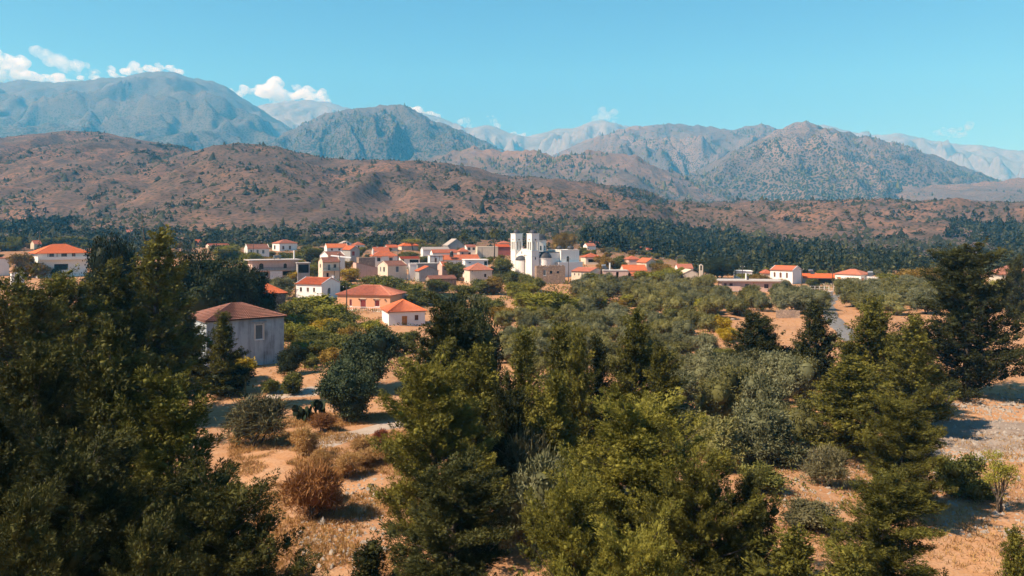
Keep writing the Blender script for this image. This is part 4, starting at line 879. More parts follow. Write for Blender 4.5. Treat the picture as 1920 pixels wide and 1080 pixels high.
# ------------------------------------------------------------------ walls, fences, poles, road and track
def ribbon(name, pts, width, mat, dz, label=None):
    P = [Vector((x, y, 0)) for x, y in pts]; Q = []
    for i in range(len(P)-1):
        n = max(2, int((P[i+1]-P[i]).length/1.5))
        for k in range(n): Q.append(P[i].lerp(P[i+1], k/n))
    Q.append(P[-1]); V, Fc = [], []; nx = 6
    for i, p in enumerate(Q):
        t = (Q[min(i+1, len(Q)-1)]-Q[max(i-1, 0)]).normalized(); s = Vector((-t.y, t.x, 0))
        for j in range(nx+1):
            u = (j/nx-.5)*width*(1+.25*math.sin(i*.7+j)*(1 if j in (0, nx) else 0)); q = p+s*u; e = dz if 0 < j < nx else -.06
            V.append((q.x, q.y, gz1(q.x, q.y)+e))
    for i in range(len(Q)-1):
        for j in range(nx): Fc.append((i*(nx+1)+j, i*(nx+1)+j+1, (i+1)*(nx+1)+j+1, (i+1)*(nx+1)+j))
    o = link(name, np_mesh(name, np.array(V), np.array(Fc)[:, ::-1], smooth=True, mats=[M[mat]])); structure(o, label); return o
GPY = np.geomspace(12, 629, 160)
def gp(px, py):
    """ground point under a photograph pixel (valley floor)"""
    d = GPY; below = (CAMZ-(py-HZ)/F*d) < gz((px-960)/F*d, d); i = int(np.argmax(below)) if below.any() else len(d)-1
    if i == 0: return xat(px, float(d[0])), float(d[0])
    z0, z1 = (float((CAMZ-(py-HZ)/F*q)-gz1(xat(px, q), q)) for q in (d[i-1], d[i])); y = float(d[i-1]+(d[i]-d[i-1])*z0/max(z0-z1, 1e-6))
    return xat(px, y), y
def gpts(l): return [gp(*p) for p in l]
ribbon('track', gpts([(500,742),(560,737),(600,732),(640,728)]), 4.0, 'track', .05, 'pale dirt track in front of the citrus trees')
ribbon('path', gpts([(585,838),(620,826),(665,814),(720,800),(790,786),(860,770)]), 3.2, 'track', .06, 'pale stony path curving past the dry bushes')
ribbon('road', gpts([(1600,640),(1572,610),(1554,588),(1550,572),(1560,558),(1590,550)]), 4.0, 'asphalt', .06, 'grey asphalt road climbing to the white houses')
ribbon('path', gpts([(1330,835),(1420,842),(1500,838),(1580,850)]), 2.2, 'track', .05, 'bare earth strip under the olives')
ribbon('gravel_pad', gpts([(1738,822),(1830,815),(1920,812),(2010,806)]), 8.5, 'gravel', .07, 'grey gravelly rubble ground at the right')
def wallseg(label, px0, py0, px1, py1, h, th, mat, cat='wall', name='stone_wall', cope=None):
    (x0, y0), (x1, y1) = gp(px0, py0), gp(px1, py1); L = math.hypot(x1-x0, y1-y0); g = gz1((x0+x1)/2, (y0+y1)/2)
    r = empty(name, (x0, y0, g), math.atan2(y1-y0, x1-x0)); tag(r, label, cat)
    m = MB(); n = max(2, int(L/0.7)); rr = random.Random(int(px0))
    for i in range(n): m.box(L*i/n, L*(i+1)/n-.002, 0, th+rr.uniform(-.05,.05), -1, h+rr.uniform(-.1,.1))
    m.build('wall', M[mat], r)
    if cope: MB().box(-.05, L+.05, -.06, th+.1, h+.11, h+.2).build('coping', M[cope], r)
    return r, L, h
wallseg('shaded rubble retaining wall below the olives by the road', 1455, 596, 1500, 596, 1.7, .5, 'stone')
wallseg('white retaining wall under the railing beside the road', 1538, 566, 1562, 563, 2.2, .3, 'white', name='retaining_wall', cope='trim')
wallseg('low rubble terrace wall behind the lime green reeds', 932, 592, 982, 588, .8, .6, 'rock', name='terrace_wall')
wallseg('long grey garden wall below the beige gabled house', 752, 522, 812, 522, 1.6, .3, 'greyp', name='garden_wall', cope='concrete')
fr = empty('railing_fence', (*gp(1466, 548), 0)); fr.location.z = gz1(fr.location.x, fr.location.y); tag(fr, 'pale metal railing fence along the terrace of the white houses', 'fence')
x1, y1 = gp(1572, 548); L = math.hypot(x1-fr.location.x, y1-fr.location.y); fr.rotation_euler = (0,0,math.atan2(y1-fr.location.y, x1-fr.location.x))
for i in range(13): MB().box(L*i/12-.06, L*i/12+.06, -.06, .06, 0, 2.0).build('post', M['trim'], fr)
for z in (.5, 1.15, 1.9): MB().box(.06, L-.06, -.03, .03, z, z+.07).build('rail', M['trim'], fr)
m = MB()
for i in range(60): m.box(L*i/60+.06, L*i/60+.1, -.015, .015, .571, 1.148)
m.build('bars', M['steel'], fr)
def pole(px, pyt, Y, label, arm=True):
    x = xat(px, Y); g = gz1(x, Y); h = zat(pyt, Y)-g; r = empty('utility_pole', (x, Y, g), .2); tag(r, label, 'utility pole', 'utility poles of the village')
    MB().tube([(0,0,-.5),(0,0,h*.5),(0,0,h)], [.16,.14,.10], 6).build('shaft', M['pole'], r)
    if arm:
        MB().box(-.8,.8,-.06,.06,h-.55,h-.42).build('crossarm', M['pole'], r)
        for s in (-.7, 0, .7): MB().lathe([(0,0),(.06,0),(.07,.1),(.04,.2),(0,.22)], 6, (s,0,h-.418)).build('insulator', M['trim'], r)
    return Vector((x, Y, g+h-.3))
pp = [pole(637, 474, 250, 'tall dark pole right of the old balcony house'), pole(650, 535, 165, 'dark pole standing before the peach house'), pole(627, 508, 235, 'short pole beside the stone base of the balcony house', False),
      pole(746, 468, 315, 'pole beside the red awning house'), pole(984, 477, 272, 'pole in front of the church between its towers'), pole(1066, 483, 275, 'pole in front of the church east end'),
      pole(904, 464, 370, 'slim pole before the long pale building', False), pole(1392, 498, 240, 'pole above the long low house'), pole(1503, 503, 250, 'pole at the corner of the tall arched window house'), pole(1561, 500, 262, 'slim pole left of the white hipped villa', False),
      pole(475, 450, 330, 'pole by the three shutter house'), pole(74, 434, 300, 'pole standing behind the white villa'), pole(554, 540, 200, 'pole in front of the white gabled house')]
def wire(a, b, label):
    pts = [tuple(a.lerp(b, t/10)-Vector((0,0,math.sin(math.pi*t/10)*(a-b).length*.02))) for t in range(11)]
    tag(MB().tube(pts, .022, 3).build('overhead_wire', M['darkmetal']), label, 'wire', 'overhead wires of the village')
wire(pp[4], pp[5], 'thin wire crossing the church front'); wire(pp[0], pp[2], 'thin wire beside the old balcony house'); wire(pp[7], pp[8], 'thin wire from the long low house to the tall house'); wire(pp[8], pp[9], 'thin wire over the long farmhouse'); wire(pp[12], pp[0], 'thin wire running up past the white gabled house')

# ------------------------------------------------------------------ plants
def unit(v): return v/np.maximum(np.linalg.norm(v, axis=-1, keepdims=True), 1e-9)
def leaf_quads(C, D, L, W, r, nrm=None):
    """diamond leaf sprays at C pointing along D; nrm: preferred facing"""
    n = len(C); D = unit(D)
    h = r.standard_normal((n, 3)) if nrm is None else nrm
    S = unit(np.cross(D, h)); L = L[:,None]; W = W[:,None]
    nn = np.cross(S, D)
    V = np.stack([C, C+D*L*.45+S*W*.5+nn*L*.06, C+D*L, C+D*L*.45-S*W*.5+nn*L*.06], 1)
    return V.reshape(-1, 3), np.arange(n*4).reshape(n, 4)
CS = np.array([(x, y, z) for x in (-1,1) for y in (-1,1) for z in (-1,1)], float)*.577
CF = np.array([(0,1,3,2),(4,6,7,5),(0,4,5,1),(2,3,7,6),(0,2,6,4),(1,5,7,3)])
def sub_cube(nn):
    V, Fq = [], []
    for f in CF:
        a, b, c, d = (CS[i] for i in f); o = len(V)
        for i in range(nn+1):
            for j in range(nn+1):
                q = (a*(1-i/nn)+d*(i/nn))*(1-j/nn)+(b*(1-i/nn)+c*(i/nn))*(j/nn); V.append(q/np.linalg.norm(q))
        for i in range(nn):
            for j in range(nn): Fq.append((o+i*(nn+1)+j, o+i*(nn+1)+j+1, o+(i+1)*(nn+1)+j+1, o+(i+1)*(nn+1)+j))
    return np.array(V), np.array(Fq)
def cores(Ct, X, Y_, Z_, r, nn=1, jit=.15):
    """dense inner twig masses: a small rough solid in every clump (axes X, Y_, Z_ already scaled)"""
    if nn == 1: B, Fq = CS/.577*.62, CF
    else: B, Fq = sub_cube(nn)
    n = len(Ct); k = len(B); b = B[None]*(1+jit*r.standard_normal((n, 1, 1)))
    V = Ct[:,None]+b[:,:,0:1]*X[:,None]+b[:,:,1:2]*Y_[:,None]+b[:,:,2:3]*Z_[:,None]
    return V.reshape(-1,3), (Fq[None]+(np.arange(n)*k)[:,None,None]).reshape(-1,4), k
def limb_tubes(limbs, n=5):
    mb = MB()
    for pts, rad in limbs: mb.tube(pts, rad, n, cap=False)
    return mb
def cypress(seed, H, R, leafs=110, ll=(.12,.24), lw=(.05,.09), shape=0.55, limbs_per_m=5.0, ragged=0.5, plume=1.0, leaders=3, cs=.43):
    """cypress built of many upright feathery plumes on ascending limbs"""
    r = np.random.default_rng(seed); nl = int(H*limbs_per_m)
    ax = lambda h: np.array([0.25*math.sin(h*.35+seed), 0.25*math.cos(h*.27+seed*2), 0])*(h/H)
    limbs = [([tuple(ax(h)+np.array([0,0,h])) for h in np.linspace(-.4, H*.95, 12)], [max(.03, 0.017*H*(1-h/H)**.9+.02) for h in np.linspace(0, H*.95, 12)])]
    C, A, RAD, LEN = [], [], [], []
    ph = r.uniform(0, 6.28, 8)
    def put(c, a, rd, ln): C.append(c); A.append(a); RAD.append(rd); LEN.append(ln)
    for i in range(nl):
        f = .015+.94*((i+r.uniform(0,1))/nl)**0.95; h = H*f
        az = i*2.39996+r.uniform(-.5,.5)
        prof = (1-f)**shape*min(1, .55+f/.16*.45)
        ir = 1+ragged*(.55*math.sin(az*2+ph[int(f*7.9)]+f*11)+r.uniform(-.5,.4))
        L = max(.2, R*prof*ir)
        e = math.radians(6+46*f+r.uniform(-16,24)); o = np.array([math.cos(az), math.sin(az), 0.0]); s_ = np.array([-o[1], o[0], 0])
        b = ax(h)+np.array([0,0,h]); sw = r.uniform(-.3,.3)
        P = lambda s: b+o*(L*s)+s_*(sw*L*s*s)+np.array([0,0,L*(math.tan(e)*.5*s+.22*s*s)])
        if L > .9: limbs.append(([tuple(P(s)) for s in (0,.35,.7,.96)], [.016*L+.012,.012*L+.008,.008*L+.005,.006]))
        nc = max(1, int(L/.66/plume+.5))
        for k in range(nc):
            s = .16+.80*(k+r.uniform(.2,1))/nc; wd = .34*L*(1-.4*s)
            for q in range(2 if L > 1.3 else 1):
                c = P(s)+s_*(r.uniform(-1,1)*wd)+np.array([0,0,r.uniform(-.3,.35)*wd])
                sz = r.uniform(.7,1.3)*plume
                put(c, o*r.uniform(.25,1.0)+s_*r.uniform(-.5,.5)+np.array([0,0,r.uniform(.35,1.0)]), .42*sz, 1.45*sz)
    tips = [(ax(H), H*.99)]+[(np.array([math.cos(k*2.2+seed)*R*.22, math.sin(k*2.2+seed)*R*.22, 0]), H*r.uniform(.80,.93)) for k in range(leaders)]
    for t0, hh in tips:
        for k in range(5): put(t0+np.array([r.normal()*.12, r.normal()*.12, hh-.35-k*.45]), np.array([r.normal()*.3, r.normal()*.3, 1.0]), .20+.05*k, .9)
    C = np.array(C); A = unit(np.array(A)); RAD = np.array(RAD); LEN = np.array(LEN); n = len(C); m = n*leafs
    U = unit(np.cross(A, r.standard_normal((n,3)))); W_ = np.cross(A, U)
    rp = lambda q: np.repeat(q, leafs, 0)
    t = r.uniform(0,1,m); an = r.uniform(0,6.283,m); lump = 1+.35*np.sin(an*3+rp(r.uniform(0,6,n)))*np.sin(t*9+rp(r.uniform(0,6,n)))
    rho = rp(RAD)*(np.sin(np.pi*np.clip(t*.93+.07,0,1))**.55*(1-.45*t))*np.sqrt(r.uniform(.5,1,m))*lump
    radial = rp(U)*np.cos(an)[:,None]+rp(W_)*np.sin(an)[:,None]
    P_ = rp(C)+rp(A)*((t-.35)*rp(LEN))[:,None]+radial*rho[:,None]
    D = rp(A)*.8+radial*.5+r.standard_normal((m,3))*.33
    V, Fc = leaf_quads(P_, D, r.uniform(*ll,m), r.uniform(*lw,m), r, radial+r.standard_normal((m,3))*.28+np.array([0,0,.3]))
    cv, cf, kk = cores(C+A*(LEN*.02)[:,None], U*(RAD*cs)[:,None], W_*(RAD*cs)[:,None], A*(LEN*cs*.55)[:,None], r)
    pt = r.uniform(0,1,n); nv = len(V); V = np.concatenate([V, cv]); Fc = np.concatenate([Fc, cf+nv])
    zs = H/np.percentile(V[:nv,2], 99.99); V[:,2] *= zs; rr = np.hypot(V[:,0], V[:,1]); k = R/np.percentile(rr, 98.5); V[:,:2] *= k; V[:,2] = np.maximum(V[:,2], .02)
    tint = np.clip(rp(pt)*.55+.25*t+r.uniform(0,1,m)*.25, 0, 1)
    limbs = [([(p[0]*k*.93, p[1]*k*.93, p[2]*zs*.99) for p in pts], rd) for pts, rd in limbs]
    return limbs, V, Fc, np.concatenate([np.repeat(tint, 4), np.repeat(pt*.55+.2, kk)])
def broad(seed, Wd, H, trunk, lobes=9, clumps=260, leafs=26, ll=(.14,.26), lw=(.07,.13), crad=.42, flat_=.9, up=.05, stems=3, hollow=.55, droop=0.0, spread=.62, core=.72):
    r = np.random.default_rng(seed); limbs = []
    cz = trunk+(H-trunk)*.5; hw = Wd/2; hh = (H-trunk)/2
    LC, LR = [], []
    for k in range(lobes):
        a = k*2.4+r.uniform(-.4,.4); q = math.sqrt((k+.4)/lobes)*spread; zz = r.uniform(-.75,.6)*(1-q*.35)
        c = np.array([math.cos(a)*q*hw, math.sin(a)*q*hw, cz+zz*hh]); LC.append(c)
        rr = hw*r.uniform(.28,.46); LR.append(np.array([rr, rr, min(rr*flat_, hh*.75)]))
    LC.append(np.array([0,0,cz])); LR.append(np.array([hw*.62,hw*.62,hh*.85]))
    for s in range(stems):
        a = s*2.1+r.uniform(0,1); b = np.array([math.cos(a)*.12, math.sin(a)*.12, -.3]); m = np.array([math.cos(a)*hw*.14, math.sin(a)*hw*.14, max(trunk*.8,.25)])
        t0 = .035*H+.03
        limbs.append(([tuple(b), tuple((b+m)/2+r.normal(size=3)*.05), tuple(m)], [t0*1.25/max(1,stems**.5), t0/max(1,stems**.5), t0*.75/max(1,stems**.5)]))
        for k in range(s, lobes, stems):
            e = LC[k]; mid = (m+e)/2+r.normal(size=3)*.12*hw*.3; limbs.append(([tuple(m), tuple(mid), tuple(e)], [t0*.5, t0*.32, t0*.12]))
    LC = np.array(LC); LR = np.array(LR); k = r.integers(0, len(LC), clumps)
    d = unit(r.standard_normal((clumps,3))+np.array([0,0,up])); rad = r.uniform(hollow,1.02,clumps)[:,None]**.6
    C = LC[k]+d*LR[k]*rad; C[:,2] = np.maximum(C[:,2], trunk*.5+r.uniform(.05,.25,clumps)); n = len(C)
    CC = np.repeat(C, leafs, 0); OO = np.repeat(d, leafs, 0)
    off = r.standard_normal((n*leafs,3))*crad*.5*np.array([1,1,.75])
    pos_ = CC+off; pos_[:,2] = np.maximum(pos_[:,2], .03)
    D = r.standard_normal((n*leafs,3))*.8+OO*.6+np.array([0,0,.2-droop]); NN = OO*.9+r.standard_normal((n*leafs,3))*.7+np.array([0,0,.3])
    V, Fc = leaf_quads(pos_, D, r.uniform(*ll,n*leafs), r.uniform(*lw,n*leafs), r, NN)
    lt = r.uniform(0,1,len(LC))[k]; tint = np.clip(np.repeat(lt*.4+r.uniform(0,1,n)*.35, leafs)+r.uniform(0,1,n*leafs)*.25, 0, 1)
    if core:
        X = np.zeros((len(LC),3)); Y2 = X.copy(); Z2 = X.copy(); X[:,0] = LR[:,0]*core; Y2[:,1] = LR[:,1]*core; Z2[:,2] = LR[:,2]*core
        cv, cf, kk = cores(LC, X, Y2, Z2, r, 3, .04); cv = cv+r.standard_normal(cv.shape)*.02*hw; cv[:,2] = np.maximum(cv[:,2], trunk*.5+.03); nv = len(V)
        return limbs, np.concatenate([V, cv]), np.concatenate([Fc, cf+nv]), np.concatenate([np.repeat(tint, 4), np.full(len(cv), .35)])
    return limbs, V, Fc, np.repeat(tint, 4)
PROTO = {}
def proto(key, gen, mat, H, R):
    limbs, V, Fc, tint = gen
    PROTO[key] = dict(trunk=limb_tubes(limbs).mesh('trunk', M['bark'], True), crown={}, data=(V, Fc, tint), H=H, R=R, mat=mat)
def crown_mesh(key, mat):
    p = PROTO[key]
    if not p['crown']: p['crown']['me'] = np_mesh('crown', *p['data'], mats=[M[p['mat']]])
    return p['crown']['me']
NT = [0]
def plant(key, x, y, h, rad, name, label, cat, group=None, mat=None, rz=None, z=None, stem='trunk', px=None, single=True, tilt=0.0):
    p = PROTO[key]; NT[0] += 1; rr = random.Random(NT[0]*7+3)
    g = gz1(x, y)-.05 if z is None else z
    r = empty(name, (x, y, g), rr.uniform(0, 6.28) if rz is None else rz)
    r.rotation_euler[0] = tilt
    r.scale = (rad/p['R'], rad/p['R'], h/p['H'])
    link(stem, p['trunk'], r); c = link('crown', crown_mesh(key, mat), r)
    if mat and mat != p['mat']: c.material_slots[0].link = 'OBJECT'; c.material_slots[0].material = M[mat]
    tag(r, label, cat, group); ppx, ppy = pix(x, y, g+h*.6)
    if single: LABELS.append((r, label, ppx, ppy))
    return r
def at(key, px, pyt, Y, wpx, name, label, cat, group=None, mat=None, pyb=None, **kw):
    """plant by the photograph: crown centre column, top row, depth, crown width"""
    if pyb is not None: Y = gp(px, pyb)[1]
    x = xat(px, Y); g = gz1(x, Y); h = max(.4, zat(pyt, Y)-g); return plant(key, x, Y, h, max(.25, wpx/2/F*Y), name, label, cat, group, mat, **kw)

for i, (H_, R_, shp, rg, lpm) in enumerate(((15, 3.6, .72, .6, 7.0), (17, 3.2, .85, .7, 6.6), (12, 2.6, .72, .5, 7.5), (14, 4.4, .55, .55, 6.2), (10, 1.9, .85, .45, 8.0), (18, 5.0, .58, .65, 5.6))):
    proto('cyp%d' % i, cypress(10+i, H_, R_, 84, (.15,.30), (.06,.10), shp, lpm, rg), 'cyp', H_, R_)
proto('cypN', cypress(31, 15, 4.4, 200, (.11,.24), (.035,.06), .40, 6.0, .5, cs=.36), 'cyp', 15, 4.4)
proto('cypM', cypress(32, 14, 3.4, 200, (.11,.24), (.035,.06), .65, 6.0, .65, cs=.36), 'cyp', 14, 3.4)
for i in range(2): proto('oak%d' % i, broad(40+i, 12, 9, .9, 14, 900, 26, (.18,.34), (.12,.20), .66, .85, .1, 2, .6), 'pine', 9, 6)
for i in range(2): proto('carob%d' % i, broad(50+i, 6, 5.5, .1, 13, 760, 26, (.13,.24), (.08,.13), .42, .95, .05, 3, .6), 'carob', 5.5, 3)
for i in range(4): proto('olive%d' % i, broad(60+i, 5.6, 4.2, .7, 11, 330, 24, (.20,.38), (.07,.12), .42, .9, .1, 2, .55), 'olive', 4.2, 2.8)
for i in range(3): proto('tree%d' % i, broad(70+i, 6, 6, .4, 10, 420, 18, (.22,.38), (.14,.24), .55, .9, .05, 2, .55), 'green', 6, 3)
for i in range(3): proto('bush%d' % i, broad(80+i, 3, 2.2, .02, 7, 260, 24, (.12,.22), (.06,.11), .32, .9, .1, 3, .5), 'green', 2.2, 1.5)
proto('twig0', broad(90, 3, 2, .02, 7, 230, 22, (.25,.5), (.025,.05), .34, .8, .6, 4, .3, core=.55), 'dry', 2, 1.5)
proto('twig1', broad(91, 3, 2.2, .02, 6, 230, 22, (.22,.45), (.025,.045), .32, .9, .7, 4, .3, core=.5), 'dry', 2.2, 1.5)
proto('umbrella', broad(95, 8, 5, 3.4, 10, 240, 18, (.25,.4), (.14,.24), .5, .35, .4, 1, .5, core=0), 'lime', 5, 4)
proto('slim', broad(96, 4, 5.5, .9, 8, 170, 20, (.12,.22), (.06,.10), .42, .8, .3, 2, .4, core=0), 'green', 5.5, 2)
proto('reed', broad(97, 3, 3.4, .05, 8, 240, 18, (.35,.7), (.05,.09), .35, 1.3, .9, 5, .4, core=0), 'lime', 3.4, 1.5)

# --- conifers in front
CON = 'conifers in front of the village'
def con(key, px, pyt, Y, w, label, mat=None, rz=None, **kw): return at(key, px, pyt, Y, w, 'cypress_tree', label, 'cypress', CON, mat, rz=rz, **kw)
con('cyp1', 296, 422, 74, 190, 'tall ragged cypress whose tip stands above the left conifers')
con('cyp0', 215, 480, 70, 200, 'broad cypress just left of the tallest left tip')
con('cyp5', 125, 498, 66, 230, 'wide cypress below the white villa')
con('cyp3', 40, 492, 58, 230, 'cypress at the left edge below the white villa')
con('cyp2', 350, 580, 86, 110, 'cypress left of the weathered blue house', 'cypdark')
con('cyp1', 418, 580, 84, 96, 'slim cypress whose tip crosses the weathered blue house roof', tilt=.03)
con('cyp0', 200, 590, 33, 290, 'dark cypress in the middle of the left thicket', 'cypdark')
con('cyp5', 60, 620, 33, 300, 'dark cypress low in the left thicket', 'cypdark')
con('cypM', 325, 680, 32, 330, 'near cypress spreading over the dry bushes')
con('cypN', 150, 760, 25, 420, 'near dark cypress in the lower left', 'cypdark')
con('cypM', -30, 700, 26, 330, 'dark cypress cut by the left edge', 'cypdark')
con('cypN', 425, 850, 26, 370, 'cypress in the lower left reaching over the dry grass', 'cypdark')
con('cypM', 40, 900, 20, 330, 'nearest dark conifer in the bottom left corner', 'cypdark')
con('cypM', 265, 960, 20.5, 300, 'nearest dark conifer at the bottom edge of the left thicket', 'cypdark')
con('cyp3', 845, 540, 60, 215, 'big dark cypress before the orange roofed white house', 'cypdark')
con('cypN', 812, 640, 42, 270, 'massive cypress at the centre beside the stony path')
con('cyp2', 905, 640, 50, 140, 'cypress right of the massive central cypress')
con('cypM', 850, 850, 31, 330, 'broad low cypress at the bottom centre', 'cypdark')
con('cyp4', 690, 1000, 31, 150, 'small dark conifer tip at the bottom edge by the dry grass', 'cypdark')
con('cyp4', 985, 603, 55, 100, 'slim cypress first of the central row')
con('cyp4', 1050, 594, 58, 104, 'slim pointed cypress second of the central row')
con('cyp2', 1085, 612, 56, 84, 'cypress third of the central row')
con('cyp4', 1123, 618, 60, 74, 'narrow spire cypress in the central row', 'cypdark')
con('cyp0', 1192, 572, 66, 128, 'tall cypress with two tips before the olive grove')
con('cyp2', 1238, 640, 62, 96, 'cypress at the right end of the central row')
con('cyp0', 950, 690, 46, 130, 'cypress beneath the central row of tips', 'cypdark')
con('cyp2', 1040, 690, 47, 130, 'rounded cypress in the middle of the central row')
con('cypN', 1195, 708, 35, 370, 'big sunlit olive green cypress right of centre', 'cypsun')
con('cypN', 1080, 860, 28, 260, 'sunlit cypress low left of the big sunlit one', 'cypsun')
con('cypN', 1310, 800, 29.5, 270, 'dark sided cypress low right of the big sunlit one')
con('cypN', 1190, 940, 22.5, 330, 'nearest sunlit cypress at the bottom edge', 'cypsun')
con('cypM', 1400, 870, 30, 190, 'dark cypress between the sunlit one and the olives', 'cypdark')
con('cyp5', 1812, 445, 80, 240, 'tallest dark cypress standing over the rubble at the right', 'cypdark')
con('cyp0', 1640, 553, 74, 150, 'cypress with three tips left of the tallest right cypress')
con('cyp2', 1527, 562, 86, 96, 'conical cypress by the shaded retaining wall', 'cypdark')
con('cyp3', 1418, 572, 88, 120, 'dark cypress in the olive grove left of the retaining wall', 'cypdark')
con('cyp1', 1715, 585, 66, 140, 'ragged cypress below the tallest right cypress')
con('cyp0', 1590, 660, 60, 190, 'broad cypress amid the right hand conifers')
con('cyp4', 1588, 632, 72, 60, 'tiny spire cypress beside the road')
con('cypN', 1690, 725, 47, 190, 'tall ragged cypress before the rubble ground')
con('cypM', 1660, 880, 34, 260, 'cypress at the bottom right by the bare earth')
con('cyp2', 1490, 985, 27, 220, 'low cypress at the bottom edge right of centre')
con('cyp4', 1600, 1010, 27, 150, 'pale tipped cypress at the bottom edge near the right', None)
con('cyp2', 1905, 985, 30, 110, 'small bright cypress in the bottom right corner')
con('cyp5', 1700, 640, 72, 150, 'dense cypress behind the ragged right ones', 'cypdark')
con('cyp3', 1905, 470, 150, 60, 'dark conifer beside the right edge house', 'cypdark')

# --- dark broad evergreen trees
at('oak0', 385, 452, 128, 200, 'evergreen_oak', 'large dark evergreen oak behind the left conifers', 'oak', mat='pine')
at('oak1', 462, 492, 130, 120, 'evergreen_oak', 'dark evergreen oak shading the grey stone house', 'oak', mat='pine')
at('oak1', 205, 425, 120, 110, 'umbrella_pine', 'dark flat topped pine rising left of the tallest left tip', 'pine', mat='pine')
at('oak0', 300, 470, 125, 150, 'evergreen_oak', 'dark evergreen oak behind the tall ragged cypress', 'oak', mat='pine')
at('oak0', 880, 528, 72, 150, 'evergreen_oak', 'rounded dark evergreen behind the big central cypress', 'oak', mat='pine')
at('oak0', 1350, 477, 300, 78, 'evergreen_oak', 'big round dark oak behind the long low house', 'oak', mat='pine')
at('oak1', 1057, 433, 400, 56, 'conifer_tree', 'tall brownish tree behind the church east end', 'tree', mat='autumn')
at('carob0', 1440, 632, 90, 125, 'carob_tree', 'dark spreading carob at the foot of the grove cypress', 'carob', mat='pine')
at('carob1', 690, 602, None, 138, 'carob_tree', 'big blue green carob before the orange roofed white house', 'carob', pyb=735)
at('carob0', 652, 672, None, 132, 'carob_tree', 'dense bluish carob beside the stony path', 'carob', pyb=790)
at('carob0', 545, 643, None, 66, 'carob_tree', 'dark shrub tree at the corner of the weathered blue house', 'carob', pyb=702, mat='pine')
at('carob1', 1350, 648, None, 80, 'carob_tree', 'dark green bushy carob in the olive grove', 'carob', pyb=690, mat='green')
at('tree0', 548, 693, None, 50, 'citrus_tree', 'round glossy citrus tree on the dirt track', 'citrus', pyb=738, mat='green')
at('tree1', 508, 706, None, 38, 'citrus_tree', 'smaller citrus tree left of the round one', 'citrus', pyb=738, mat='green')
at('bush0', 442, 668, None, 84, 'flowering_shrub', 'shrub with bright yellow top by the weathered blue house', 'shrub', pyb=715, mat='yellow')
at('bush1', 430, 690, None, 96, 'shrub', 'dark shrub beneath the yellow topped one', 'shrub', pyb=738, mat='pine')
at('twig1', 482, 748, None, 140, 'scrub_bush', 'dusty grey green bush below the citrus trees', 'bush', pyb=835, mat='dusty')
for px, pyt, pyb, w, lb, mt, ky in ((590,868,972,118,'large brown dried bush beside the grass slope','dry','twig0'), (605,776,808,60,'brown dry bush above the stony path','dry','twig1'), (650,850,895,60,'tawny dry bush at the path edge','grass','twig0'), (715,806,842,44,'reddish dead bush on the path bank','redbush','twig1'),
      (572,800,856,60,'dry straw coloured bush below the prickly pear','grass','twig0'), (690,840,872,70,'golden dry weeds below the stony path','grass','twig0'), (620,905,940,50,'golden dead weeds right of the large dried bush','grass','twig1'), (680,822,850,60,'golden brush on the path bank','grass','twig1'), (600,845,880,50,'straw coloured brush below the path bend','grass','twig0')):
    at(ky, px, pyt, None, w, 'dry_bush', lb, 'bush', 'dried bushes by the path', mt, pyb=pyb)
at('twig1', 985, 822, 45, 140, 'scrub_bush', 'soft grey green bush between the central cypresses', 'bush', mat='dusty')
at('olive1', 1000, 850, 41, 150, 'olive_tree', 'small olive beside the soft grey green bush', 'olive tree', mat='olive')
